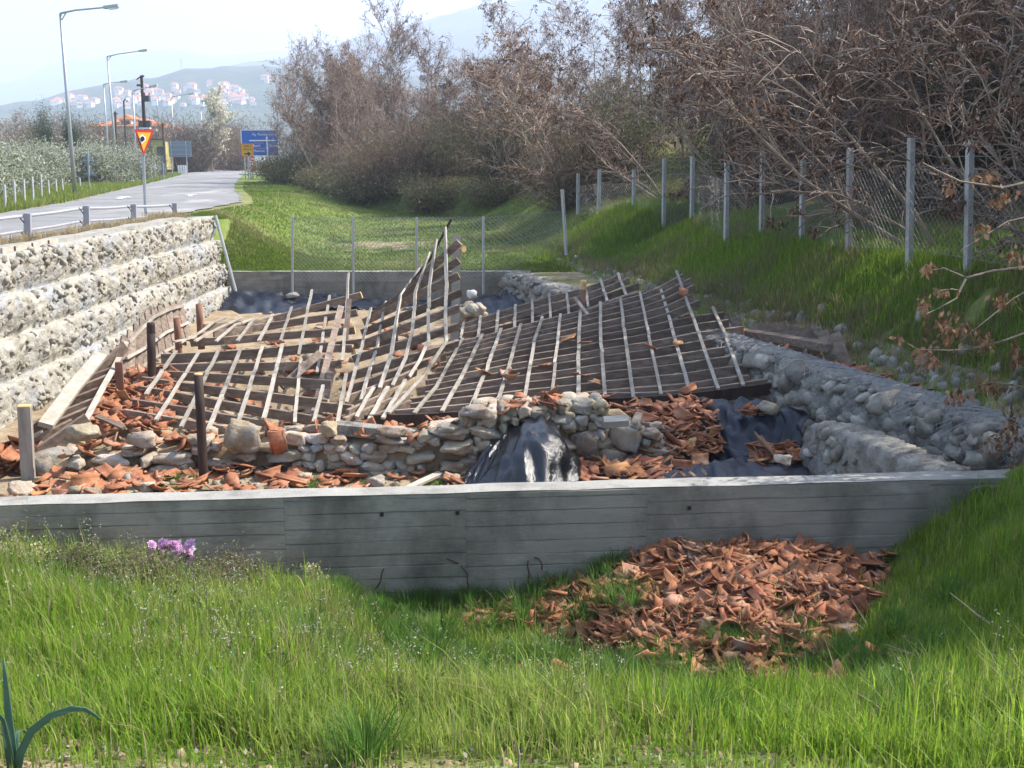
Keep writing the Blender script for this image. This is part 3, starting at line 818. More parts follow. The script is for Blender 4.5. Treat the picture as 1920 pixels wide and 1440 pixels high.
ruin_wall()
# loose stones in front of it
loose = [(40, 925, .34, 'white boulder at the left end behind the concrete wall, beside a slanting stake', 'pale'), (85, 880, .5, 'long bent pale boulder at the foot of the grey post', 'pale'), (115, 862, .52, 'rounded brown boulder behind the grey post', 'p'),
         (272, 872, .12, 'upright white stone beside broken tiles left of the black post', 'p'), (214, 868, .16, 'speckled stone above a pair of round pebbles left of the black post', 'p'), (203, 877, .12, 'round cream pebble below the speckled stone', 'p'), (252, 887, .2, 'round whitish boulder left of the black post', 'p'),
         (273, 913, .2, 'flat grey stone in grass at the left, near the wall top', 'p'), (172, 923, .18, 'tilted cream stone near the concrete wall at the left', 'p'), (146, 855, .16, 'white angular stone beside the brown boulder', 'p'), (440, 865, .17, 'egg-shaped stone right of the black post foot', 'p'),
         (541, 872, .2, 'flat oval stone in front of the standing tile', 'p'), (575, 875, .2, 'angular pale stone in front of the ruined wall middle', 'p'), (573, 893, .16, 'rounded pale stone among tiles before the ruined wall', 'p'), (707, 902, .22, 'flat tan stone on a scrap of black plastic', 'p'),
         (845, 897, .2, 'blackened round stone at the left hem of the black plastic', 'p'), (1035, 912, .12, 'small tan stone on the right hem of the black plastic', 'p'), (1470, 868, .2, 'pale angular stone on the navy sheet beside the rubble wall', 'p'), (1440, 771, .26, 'grey oval stone on top of the navy sheet', 'p'),
         (660, 868, .1, 'small round stone below the middle of the ruined wall', 'p'), (680, 878, .1, 'small white stone lying before the ruined wall', 'p')]
rng = np.random.default_rng(26)
for k, (px, py, w, lb, q) in enumerate(loose):
    c = G(px, py + 6, 10.6)
    if py < 780: c = P(px, py, 15.0)
    if px == 1470: c = P(px, py, 12.4)
    place('stone', shape_mesh('stone', ST3, k % 10, MT['stone_pale']), (c.x, c.y, c.z + w * .22), rotm(0, rng.uniform(-.3, .3), rng.uniform(-.6, .6)), (w * .55, w * .45, w * .34), label=lb, cat='stone')
# ------------------------------------------------------------------ collapsed roof: lattices of battens nailed over rafters
SURF = []                                           # (px, py, pos, normal) samples, to lay tiles on
def proj(v):
    d = v.y * CP - v.z * SP
    return 960 + F * v.x / d, 720 - F * (v.y * SP + v.z * CP) / d
def poly3(pts, y0, y1):
    """picture polyline (near end first) -> place polyline, straight pieces staying straight"""
    d = [0.0]
    for a, b in zip(pts[:-1], pts[1:]): d.append(d[-1] + math.hypot(b[0] - a[0], b[1] - a[1]))
    return [P(p[0], p[1], 1 / lerp(1 / y0, 1 / y1, k / d[-1])) for p, k in zip(pts, d)]
def at_frac(pl, t):
    L = [0.0]
    for a, b in zip(pl[:-1], pl[1:]): L.append(L[-1] + (b - a).length)
    s = t * L[-1]
    if t <= 0: return pl[0] + (pl[0] - pl[1]).normalized() * (-s)
    for i in range(len(pl) - 1):
        if s <= L[i + 1] or i == len(pl) - 2:
            return pl[i].lerp(pl[i + 1], (s - L[i]) / max(1e-6, L[i + 1] - L[i]))
def lattice(label, battens, rafts, root=None, bw=.058, bh=.032, rw=.055, rh=.14, name='collapsed_roof', face=None, jit=.006, seed=0):
    """battens: (pixel polyline, y near, y far[, t0, t1]); rafts: (t, first batten, last batten, overhang left, overhang right[, depth, material])"""
    rng = np.random.default_rng(seed)
    pl = [poly3(b[0], b[1], b[2]) for b in battens]
    rg = [(b[3], b[4]) if len(b) > 3 else (0.0, 1.0) for b in battens]
    if root is None:
        c = sum((p for q in pl for p in q), Vector()) / sum(len(q) for q in pl)
        root = thing(name, (c.x, c.y, c.z - .6), label, 'roof frame', 'parts of the collapsed roof frame' if False else None)
    def sp(i, t):
        a, b = rg[i]
        return at_frac(pl[i], (t - a) / (b - a))
    def normal(i, t):
        j0, j1 = max(0, i - 1), min(len(pl) - 1, i + 1)
        ac = sp(j1, min(max(t, rg[j1][0]), rg[j1][1])) - sp(j0, min(max(t, rg[j0][0]), rg[j0][1]))
        a, b = rg[i]
        t2, t1 = min(b, t + .12), max(a, t - .12)
        al = sp(i, t2) - sp(i, t1)
        n = ac.cross(al).normalized()
        if face is not None: return -n if n.dot(face) < 0 else n
        return -n if n.z < 0 else n
    for i, q in enumerate(pl):
        # resample the batten, keep its kinks, break it in one or two pieces where it is spliced
        ts = sorted(set([0, .25, .5, .75, 1] + [0.02]))
        L = [0.0]
        for a, b in zip(q[:-1], q[1:]): L.append(L[-1] + (b - a).length)
        ts = sorted(set([round(x, 4) for x in np.linspace(0, 1, 9)] + [round(l / L[-1], 4) for l in L]))
        pts = [at_frac(q, t) for t in ts]
        ns = [normal(i, lerp(*rg[i], t)) for t in ts]
        for p, n in zip(pts, ns): SURF.append((*proj(p), p, n))
        pts = [p + Vector(rng.uniform(-jit, jit, 3)) for p in pts]
        k = int(rng.integers(3, len(pts) - 3)) if len(pts) > 7 and L[-1] > 2.5 else None
        w = bw * rng.uniform(.88, 1.12)
        segs = [(pts, ns)] if k is None else [(pts[:k + 1], ns[:k + 1]), ([pts[k] + (pts[k + 1] - pts[k]).normalized() * .012 + Vector((rng.uniform(-.02, .02), 0, .002))] + pts[k + 1:], ns[k:])]
        for a, n in segs:
            mb = MB(); mb.beam(a, n, w, bh, off=bh); part('batten', mb, MT['batten'], root)
    fl = None
    for r in rafts:
        pts, ns = [], []
        if r[0] == 'L':
            (xa, ya), (xb, yb) = r[1], r[2]
            tt = np.linspace(0, 1, 121)
            for i in range(len(pl)):
                pp = [at_frac(pl[i], t) for t in tt]
                pr_ = [proj(p) for p in pp]
                g = [(q[1] - ya) - (q[0] - xa) * (yb - ya) / (xb - xa) for q in pr_]
                k = next((k for k in range(120) if g[k] * g[k + 1] <= 0), None)
                if k is None or not (xa - 12 <= pr_[k][0] <= xb + 12): continue
                pts.append(pp[k]); ns.append(normal(i, lerp(*rg[i], tt[k])))
            if len(pts) < 2: continue
            qa, qb = proj(pts[0]), proj(pts[1]); e0 = max(.05, min(1.5, (qa[0] - xa) / max(3, qb[0] - qa[0]) * (pts[0] - pts[1]).length))
            qa, qb = proj(pts[-1]), proj(pts[-2]); e1 = max(.05, min(1.5, (xb - qa[0]) / max(3, qa[0] - qb[0]) * (pts[-1] - pts[-2]).length))
            i0, i1, t = 1, 0, 0
            r = (0, 0, 0, 0, 0, *r[3:])
        else: t, i0, i1, e0, e1 = r[:5]
        for i in range(i0, i1 + 1):
            if rg[i][0] - .02 <= t <= rg[i][1] + .02:
                pts.append(sp(i, t)); ns.append(normal(i, t))
        if len(pts) < 2: continue
        for _ in range(2):
            if len(pts) > 3: pts = [pts[0]] + [a * .25 + b * .5 + c * .25 for a, b, c in zip(pts[:-2], pts[1:-1], pts[2:])] + [pts[-1]]
        pts = [p + Vector((0, 0, rng.uniform(-jit, jit) - .008)) for p in pts]
        pts.insert(0, pts[0] + (pts[0] - pts[1]).normalized() * (e0 + .01)); ns.insert(0, ns[0])
        pts.append(pts[-1] + (pts[-1] - pts[-2]).normalized() * (e1 + .01)); ns.append(ns[-1])
        hgt = r[5] if len(r) > 5 else rh
        m = MT[r[6]] if len(r) > 6 else MT['rafter']
        mb = MB()
        # rafters hang nearly plumb
        mb.beam(pts, [(n + Vector((0, 0, .6))).normalized() for n in ns], rw, hgt, off=-.002)
        k = len(mb.f)
        mb.m[k - 1] = 1; mb.m[k - 2] = 1
        part('rafter', mb, [m, MT['fresh_wood'] if rng.random() < .45 else m], root)
    return root

rng = np.random.default_rng(31)
# A: the big slope on the right
A = [([(717, 786), (760, 713), (790, 668), (812, 640)], 15.2, 20.0, 0, .93), ([(728, 776), (786, 717), (819, 665), (836, 642)], 15.35, 20.2, 0, .93),
     ([(777, 777), (819, 726), (867, 636)], 15.5, 20.7), ([(828, 773), (865, 709), (905, 628)], 15.6, 21.0), ([(880, 771), (911, 697), (940, 617)], 15.7, 21.3),
     ([(930, 765), (952, 697), (977, 609)], 15.8, 21.5), ([(981, 760), (1002, 642), (1017, 595)], 15.9, 21.8), ([(1033, 759), (1046, 640), (1051, 590)], 16.0, 21.9),
     ([(1084, 755), (1086, 625), (1089, 582)], 16.1, 22.0), ([(1135, 742), (1127, 646), (1126, 567)], 16.25, 22.3), ([(1188, 747), (1175, 656), (1164, 560)], 16.3, 22.4),
     ([(1240, 741), (1219, 642), (1200, 549)], 16.4, 22.6), ([(1294, 740), (1265, 633), (1239, 541)], 16.5, 22.7), ([(1346, 731), (1307, 617), (1268, 509)], 16.6, 23.0, 0, 1.04),
     ([(1394, 724), (1361, 633), (1336, 577)], 16.8, 20.9, 0, .66)]
ts = np.linspace(.0, .985, 14)
RA = [(0.004, 1, 14, .35, .5, .2, 'burnt_and_shade'), (.03, 9, 14, .2, .55)] + [(float(t), 2 if t > .05 else 1, 14, rng.uniform(.15, .4), rng.uniform(.15, .45)) for t in ts[1:]]  # near edge board looks burnt; its shade is also put into the dark colour
RAb = []
for r in RA:
    if r[0] > .93: r = (r[0], 2, 13, r[3], .12)
    elif r[0] > .66: r = (r[0], 2, 13, r[3], .1 + rng.uniform(0, .2))
    RAb.append(r)
roofA = lattice('large sagging weathered batten and rafter roof frame filling the right middle of the pit', A[1:], [(a[0], max(0, a[1] - 1), a[2] - 1, *a[3:]) for a in RAb], seed=1)
# B: strip behind it
B = [([(864, 636), (870, 605)], 22.0, 24.6), ([(896, 636), (902, 594)], 22.2, 24.8), ([(930, 630), (935, 583)], 22.3, 25.0), ([(965, 622), (967, 573)], 22.4, 25.1), ([(999, 613), (998, 563)], 22.5, 25.2),
     ([(1033, 606), (1030, 552)], 22.6, 25.4), ([(1068, 597), (1062, 543)], 22.7, 25.5), ([(1103, 577), (1100, 545)], 22.8, 24.6), ([(1139, 566), (1126, 523)], 22.9, 25.6), ([(1175, 556), (1159, 513)], 23.0, 25.7)]
lattice('narrow strip of batten and rafter frame behind the large sagging roof frame', B, [(t, 0, 9, .15, rng.uniform(.1, .5)) for t in (.04, .36, .68, .97)], seed=2)
mb = MB(); mb.beam([P(1078, 557, 22.2), P(1103, 590, 21.6)], Vector((0, -.5, 1)), .07, .035)
part('loose_batten', mb, MT['batten'], kind=None, label='short loose batten leaning beside the yellow-topped post on the roof frame', cat='batten')
# C: the piece in the middle that stands up in a peak
C = [([(650, 757), (677, 657), (696, 579)], 16.2, 22.5), ([(677, 752), (709, 647), (724, 567)], 16.4, 22.2), ([(712, 729), (736, 658), (752, 555), (775, 521), (790, 500)], 16.8, 22.0),
     ([(736, 724), (760, 673), (773, 624), (780, 548), (807, 475)], 17.0, 21.8), ([(766, 708), (787, 676), (803, 640), (804, 580), (807, 527), (820, 451)], 17.3, 21.6),
     ([(786, 712), (804, 688), (819, 665), (836, 642), (835, 589), (838, 532), (836, 427)], 17.6, 21.4)]
roofC = lattice('twisted roof frame piece whose right edge stands up in a tall peak', C, [('L', a, b) for a, b in (((646, 698), (858, 637)), ((657, 667), (857, 603)), ((666, 641), (857, 568)), ((668, 620), (861, 540)), ((666, 603), (856, 508)), ((692, 586), (855, 480)), ((725, 570), (856, 446)), ((655, 720), (800, 672)), ((657, 738), (780, 690)))], seed=3, face=Vector((.35, -.6, .6)), rh=.15)
mb = MB(); mb.beam([P(851, 646, 21.0), P(855, 560, 21.15), P(856, 441, 21.35)], Vector((0.15, -1, 0)), .17, .035); part('end_board', mb, MT['plank'], roofC)
mb = MB(); mb.beam([P(772, 528, 22.2), P(805, 488, 22), P(846, 411, 21.9)], Vector((0, -1, .3)), .045, .04); part('brace', mb, MT['burnt_and_shade'], roofC)
mb = MB(); mb.tube([P(852, 466, 21.5), P(870, 467, 21.3)], .07, 8); part('beam_stub', mb, MT['fresh_wood'], roofC)
# D: broken wedge between C, A and the stone wall
D = [([(667, 785), (684, 755), (700, 728)], 15.0, 16.8), ([(692, 789), (710, 757), (727, 727)], 15.1, 17.0), ([(717, 786), (741, 748), (761, 713)], 15.2, 17.3)]
lattice('small broken wedge of roof frame resting on the middle of the ruined wall', D, [('L', a, b) for a, b in (((655, 764), (738, 728)), ((648, 781), (765, 732)), ((672, 787), (770, 748)), ((690, 795), (775, 760)))], seed=4)
# E: front left, nearly flat
E = [([(273, 742), (330, 660)], 16.6, 19.6, .34, 1), ([(292, 790), (374, 660)], 15.2, 19.7, .08, 1), ([(339, 803), (411, 656)], 14.9, 19.8), ([(389, 812), (452, 654)], 14.8, 19.9), ([(445, 801), (492, 651)], 14.9, 20.0),
     ([(495, 787), (530, 647)], 15.1, 20.1, .06, 1), ([(553, 794), (564, 674)], 15.0, 19.2, .04, .86), ([(588, 794), (606, 724)], 15.0, 17.2, .04, .5), ([(634, 794), (650, 702)], 15.0, 17.8, .04, .62)]
RE = [(.985, 0, 5, .25, 2.2, .18)] + [('L', a, b) for a, b in (((301, 681), (630, 676)), ((290, 693), (621, 711)), ((267, 706), (614, 748)), ((260, 722), (636, 785)), ((248, 743), (500, 788)), ((235, 763), (445, 802)), ((220, 783), (400, 818)), ((600, 713), (656, 722)), ((606, 752), (660, 759)))]
roofE = lattice('nearly flat pale roof frame at the front left behind the black post', E, RE, seed=5, rh=.15)
for a, b, y0, y1, w in (((640, 573), (588, 779), 20.5, 17.5, .12), ((621, 696), (603, 774), 18.6, 17.5, .14), ((520, 693), (582, 733), 19, 18, .07), ((529, 724), (601, 661), 18, 19, .14), ((655, 560), (648, 640), 21.4, 20.8, .1), ((517, 755), (518, 700), 17.8, 17.8, .07), ((545, 668), (500, 690), 19.5, 19, .06)):
    mb = MB(); mb.beam([P(*a, y0), P(*b, y1)], Vector((.2, -1, .2)), w, .05); part('strut', mb, MT['rafter'], roofE)
# F: back left
Fb = [([(326, 642), (361, 635), (400, 606), (423, 597)], 20.0, 22.8), ([(365, 642), (400, 621), (455, 597)], 20.0, 23.0), ([(404, 642), (442, 610), (479, 599)], 20.1, 23.2), ([(445, 641), (474, 602), (482, 596)], 20.2, 23.2),
      ([(485, 641), (512, 591)], 20.2, 23.4), ([(526, 641), (547, 577)], 20.3, 23.6), ([(560, 667), (571, 613), (585, 545)], 19.4, 24.3, -.2, 1.2), ([(595, 700), (606, 630), (618, 555)], 18.6, 24.2, -.4, 1.16), ([(642, 678), (650, 590), (654, 513)], 19.2, 25, -.25, 1.45)]
lattice('bent roof frame at the back left below the black plastic', Fb, [('L', a, b) for a, b in (((470, 603), (666, 548)), ((400, 619), (662, 580)), ((372, 634), (660, 612)), ((383, 606), (482, 598)), ((600, 645), (660, 646)))], seed=6, rh=.15)
# G: frame leaning along the left gabion wall
Gg = [([(240, 642), (287, 595), (310, 583), (342, 573)], 18.6, 23.5), ([(236, 672), (262, 658), (310, 624), (352, 605)], 18.2, 23.2), ([(231, 704), (262, 690), (300, 664), (358, 632)], 17.9, 22.9)]
def upright(root, tl, br, y0, y1, w, d, m='rafter', nm='rafter', up=Vector((.8, -.6, .3))):
    mb = MB(); mb.beam([P(*tl, y0), P(*br, y1)], up, w, d); part(nm, mb, MT[m], root)
roofG = lattice('tilted roof frame leaning back against the left gabion wall', Gg, [], seed=7, face=Vector((.7, -.5, .5)))
for k in range(10):
    t = k / 9.0
    a = at_frac(poly3(Gg[0][0], 18.6, 23.5), t); b = at_frac(poly3(Gg[2][0], 17.9, 22.9), t)
    d = (b - a).normalized()
    mb = MB(); mb.beam([a - d * .12 + Vector((-.06, .05, 0)), b + d * .1 + Vector((-.06, .05, 0))], Vector((.7, -.4, .4)), .17, .045); part('rafter', mb, MT['rafter'], roofG)
# the fan of boards nearest to the grey post
g2 = thing('collapsed_roof', P(140, 780, 15.5), 'fan of grey boards under a thick pale beam beside the left gabion wall', 'roof frame')
mb = MB(); mb.beam(poly3([(86, 794), (140, 722), (190, 662)], 14.4, 17.4), Vector((.35, -.5, .8)), .20, .07); part('beam', mb, MT['plank'], g2)
mb = MB(); mb.beam(poly3([(160, 790), (196, 722), (214, 690), (237, 643)], 14.7, 18.4), Vector((.4, -.5, .8)), .085, .04, off=.03); part('batten', mb, MT['batten'], g2)
for k, (a, b) in enumerate((((58, 846), (158, 776)), ((60, 822), (134, 786)), ((78, 800), (167, 762)), ((95, 778), (179, 745)), ((112, 755), (190, 724)), ((128, 732), (200, 703)), ((145, 712), (211, 688)), ((172, 700), (230, 641)), ((50, 800), (110, 770)))):
    y = 14.25 + k * .43 if k < 8 else 14.9
    mb = MB(); mb.beam([P(*a, y - .12), P(*b, y + .3)], Vector((.15, -.15 - .1 * (k % 3), 1)), .05, .155 if k != 7 else .2); part('board', mb, MT['rafter'], g2)
# H: ladder-like frame in the ditch on the right
roofH = thing('collapsed_roof', P(1470, 650, 19), 'toppled ladder-like roof frame lying in the ditch beyond the gabion', 'roof frame')
hb = poly3([(1557, 644), (1460, 627), (1356, 612)], 17.4, 21.2)
mb = MB(); mb.beam(hb, Vector((-.1, -.3, 1)), .16, .14); part('beam', mb, MT['rafter'], roofH)
mb = MB(); mb.beam(poly3([(1570, 658), (1538, 652)], 17.2, 18), Vector((0, -.3, 1)), .07, .06); part('batten', mb, MT['batten'], roofH)
for px, py, y in ((1362, 588, 21.4), (1382, 593, 20.9), (1420, 607, 20.2), (1432, 604, 19.9), (1449, 605, 19.6), (1468, 603, 19.2), (1489, 608, 18.8), (1514, 612, 18.4), (1545, 619, 17.9), (1568, 623, 17.3)):
    big = py == 623
    upright(roofH, (px - 4, py + 1), (px + (22 if big else 14), py + (76 if big else 56)), y + .15, y - .1, .2, .045, up=Vector((-.5, -.8, .25)))

# ------------------------------------------------------------------ posts in the ruin
def post(name, label, top, bot, wpx, Y, m, square=False, tip=None, tipm='fresh_wood', cut=.02):
    a, b = P(*top, Y), P(*bot, Y)
    b = b + (b - a).normalized() * .35
    r = wpx / F * Y / 2
    root = thing(name, b, label, 'post')
    mb = MB()
    mid = [a.lerp(b, t) + Vector((.006 * math.sin(t * 9), 0, 0)) for t in (0, .33, .66, 1)]
    if square: mb.beam(mid, Vector((.25, -1, 0)), 2 * r * .9, 2 * r * .8)
    else: mb.tube(mid, [r * .96, r * 1.02, r, r * 1.03], 12)
    part('shaft', mb, MT[m], root, smooth=not square)
    d = (a - b).normalized()
    if tip:
        mb = MB(); mb.tube([a - d * .02, a + d * tip * .8, a + d * tip], [r * 1.01, r * .97, r * .75], 12); part('cut_top', mb, MT[tipm], root)
    elif square:
        mb = MB(); mb.beam([a + d * .001, a + d * cut], Vector((.25, -1, 0)), 2 * r * .88, 2 * r * .78); part('cut_top', mb, MT[tipm], root)
    else:
        mb = MB(); mb.tube([a - d * .001, a + d * .012], [r * .93, r * .88], 12); part('cut_top', mb, MT[tipm], root)
    return root
post('wooden_post', 'stout grey square post at the far left of the pit beside the gabion wall', (44, 765), (51, 890), 26, 13.7, 'grey_post', square=True)
post('wooden_post', 'tall charred black post standing alone in front of the ruined wall', (372, 702), (382, 893), 18, 13.5, 'burnt_and_shade')
post('wooden_post', 'short charred post with a split pointed top among the left roof frames', (283, 622), (285, 706), 16, 18.0, 'burnt_and_shade', tip=.16, tipm='burnt_and_shade')
post('wooden_post', 'brown round post farthest back at the left, below the black plastic', (373, 571), (376, 624), 13, 22.5, 'brown_post', tipm='brown_post')
post('wooden_post', 'brown round post at the leaning frame, between two charred and brown ones', (331, 597), (335, 650), 13, 20.6, 'brown_post', tipm='brown_post')
post('wooden_post', 'brown square post under the edge of the leaning frame at the left', (222, 682), (226, 738), 15, 16.9, 'brown_post', square=True, tipm='brown_post')
post('wooden_post', 'brown post with a yellow cut top rising through the right roof frames', (1093, 541), (1088, 600), 13, 22.2, 'brown_post', tip=.17)
def stick(name, label, a, b, y0, y1, w, d, m, up=Vector((0, -.4, 1)), cat='plank'):
    root = thing(name, P(*b, y1), label, cat)
    mb = MB(); mb.beam([P(*a, y0), P(*a, y0).lerp(P(*b, y1), .5) + Vector((0, 0, .006)), P(*b, y1)], up, w, d); part('board', mb, MT[m], root)
stick('plank', 'pale yellow plank lying slantwise behind the concrete wall left of the black plastic', (750, 921), (826, 885), 13.1, 13.9, .09, .04, 'plank')
stick('stake', 'grey slanting stake beside the white boulder at the far left', (32, 908), (52, 944), 12.9, 12.4, .1, .08, 'grey_post', cat='stake')
stick('charred_beam', 'dark charred beam end lying on the tiles under the right roof edge', (1200, 800), (1268, 806), 14.7, 14.8, .2, .14, 'burnt_and_shade', cat='beam')
stick('plank', 'narrow grey plank sloping below the front left roof frame', (180, 778), (232, 800), 15.3, 15.0, .08, .04, 'rafter')

# ------------------------------------------------------------------ plastic sheets
def patch(nm, grid, m, parent, amp=.02, fs=3.0, seed=0, th=.006, k=9):
    g = np.array([[P(*c)[:] for c in row] for row in grid])
    def cr(a, n):                                 # Catmull-Rom along axis 0
        out = []
        N = len(a)
        for i in range(N - 1):
            p0, p1, p2, p3 = a[max(0, i - 1)], a[i], a[i + 1], a[min(N - 1, i + 2)]
            for q in range(n):
                t = q / n
                out.append(.5 * (2 * p1 + (p2 - p0) * t + (2 * p0 - 5 * p1 + 4 * p2 - p3) * t * t + (3 * p1 - p0 - 3 * p2 + p3) * t ** 3))
        out.append(a[-1]); return np.array(out)
    S = cr(g, k); S = cr(S.transpose(1, 0, 2), k).transpose(1, 0, 2)
    r, c = S.shape[:2]
    rng = np.random.default_rng(seed); o = rng.uniform(0, 40)
    du = np.gradient(S, axis=0); dv = np.gradient(S, axis=1)
    n = np.cross(dv, du); n /= np.linalg.norm(n, axis=2, keepdims=True) + 1e-9
    for i in range(r):
        for j in range(c):
            p = S[i, j]
            w = abs(mnoise.noise((j / c * fs * 2.2 + o, i / r * fs * .5, o))) * 2 - .5 + .6 * mnoise.noise((p[0] * 5, p[1] * 5, p[2] * 5 + o))
            S[i, j] = p + n[i, j] * w * amp
    i = (np.arange(r - 1)[:, None] * c + np.arange(c - 1)[None, :]).ravel()
    me = mesh(nm, S.reshape(-1, 3) - np.array(parent.location), np.stack([i, i + 1, i + c + 1, i + c], 1), m, smooth=True)
    ob = put(nm, me, parent)
    md = ob.modifiers.new('thickness', 'SOLIDIFY'); md.thickness = th
    return ob
bs = thing('plastic_sheet', P(990, 910, 13), 'glossy black plastic sheet draped over the ruined wall in the middle', 'plastic sheet')
patch('sheet', [[(958, 806, 14.35), (984, 787, 14.3), (1005, 779, 14.28), (1026, 786, 14.3), (1044, 812, 14.35)],
                [(938, 842, 13.85), (970, 817, 13.6), (1003, 803, 13.55), (1040, 818, 13.6), (1070, 852, 13.85)],
                [(916, 878, 13.5), (955, 853, 13.2), (1000, 840, 13.15), (1056, 850, 13.2), (1089, 878, 13.5)],
                [(890, 915, 13.0), (940, 900, 12.85), (1003, 884, 12.85), (1052, 892, 12.9), (1093, 900, 13.2)],
                [(882, 938, 12.6), (940, 940, 12.55), (1000, 940, 12.55), (1052, 938, 12.6), (1096, 932, 12.7)]], MT['black_sheet'], bs, .075, 3.0, 3)
patch('flap', [[(950, 812, 14.05), (935, 826, 13.98), (922, 838, 13.95)], [(938, 850, 13.75), (912, 858, 13.75), (895, 868, 13.8)], [(925, 885, 13.5), (895, 888, 13.55), (872, 893, 13.6)], [(905, 915, 13.2), (885, 912, 13.3), (868, 905, 13.4)]], MT['black_sheet'], bs, .05, 2.5, 4)
ns = thing('plastic_sheet', P(1400, 860, 14), 'matt navy membrane slung between the rubble wall and the pit floor at the right', 'plastic sheet')
patch('sheet', [[(1250, 765, 16.4), (1330, 752, 16.2), (1400, 754, 15.8), (1460, 760, 15.2), (1508, 768, 14.3)], [(1290, 790, 15.9), (1345, 784, 15.6), (1400, 779, 15.3), (1460, 787, 14.8), (1512, 800, 14.2)],
                [(1325, 822, 15.3), (1352, 822, 15.0), (1400, 820, 14.9), (1455, 825, 14.6), (1506, 845, 14.2)], [(1330, 852, 14.9), (1370, 864, 14.5), (1420, 862, 14.4), (1470, 864, 14.3), (1505, 872, 14.1)]], MT['navy_sheet'], ns, .13, 5, 5)
patch('sheet', [[(1190, 870, 14.4), (1270, 846, 15.2), (1340, 848, 15.0), (1420, 858, 14.6), (1505, 866, 14.3)], [(1170, 893, 13.7), (1260, 880, 14.0), (1340, 874, 14.1), (1420, 868, 14.1), (1510, 876, 14.0)],
                [(1235, 905, 13.2), (1300, 888, 13.3), (1355, 871, 13.5), (1430, 878, 13.4), (1515, 869, 13.8)], [(1232, 926, 12.5), (1300, 925, 12.5), (1360, 925, 12.5), (1430, 920, 12.5), (1520, 906, 12.7)]], MT['navy_sheet'], ns, .10, 5, 6)
patch('sheet', [[(1085, 893, 13.8), (1140, 888, 13.9), (1200, 897, 13.7)], [(1080, 905, 13.4), (1145, 900, 13.5), (1215, 905, 13.4)], [(1075, 925, 12.6), (1150, 925, 12.6), (1225, 922, 12.7)]], MT['navy_sheet'], ns, .05, 3, 7)
fl = thing('plastic_sheet', P(480, 590, 29), 'crumpled black plastic along the foot of the far wall at the left', 'plastic sheet')
patch('sheet', [[(416, 549, 30.6), (455, 545, 30.75), (510, 548, 30.8), (560, 556, 30.8), (620, 553, 30.8), (690, 562, 30.8), (760, 566, 30.8), (850, 564, 30.8)],
                [(408, 575, 29.8), (450, 572, 29.6), (505, 570, 29.7), (558, 572, 29.9), (620, 565, 30.2), (690, 570, 30.3), (760, 574, 30.3), (850, 574, 30.3)],
                [(402, 600, 28.6), (440, 606, 28.2), (500, 600, 28.4), (552, 588, 28.9), (620, 578, 29.4), (690, 582, 29.5), (760, 584, 29.5), (850, 585, 29.5)]], MT['navy_sheet'], fl, .12, 7, 8)
fr = thing('plastic_sheet', P(940, 590, 29), 'dark blue plastic bundled at the far right corner of the pit', 'plastic sheet')
patch('sheet', [[(868, 568, 30.3), (905, 560, 30.4), (945, 549, 30.3), (968, 540, 30.2), (990, 556, 29.8)], [(868, 580, 29.6), (905, 578, 29.2), (945, 572, 29.0), (972, 566, 28.9), (998, 572, 28.8)],
                [(880, 588, 28.8), (910, 600, 28.0), (945, 600, 27.8), (975, 592, 27.8), (1005, 585, 27.8)]], MT['navy_sheet'], fr, .12, 4, 9)
c = P(885, 551, 30.5)
place('white_stone', shape_mesh('white_stone', ST3, 2, MT['plaster']), c, rotm(.2, .1, .5), (.14, .12, .12), label='round white stone on the plastic at the foot of the far wall', cat='stone')
c = P(548, 553, 30.4)
place('white_stone', shape_mesh('white_stone', ST3, 4, MT['stone_cream']), c, rotm(.1, 0, .2), (.2, .14, .07), label='flat pale stone on the plastic at a fence post foot', cat='stone')
c = thing('stone_stump', P(885, 590, 26.5), 'stump of yellowish masonry between the roof peak and the far plastic', 'masonry')
for k, (px, py, s) in enumerate(((872, 588, .34), (890, 583, .36), (902, 592, .28), (868, 600, .3), (886, 602, .36), (880, 575, .25), (900, 578, .22))):
    place('stone', shape_mesh('stone', ST3, k, MT['stone_pale']), P(px, py, 26.3 + .1 * (k % 3)), rotm(.2, .1 * k, k), (s * .72, s * .6, s * .42), c)

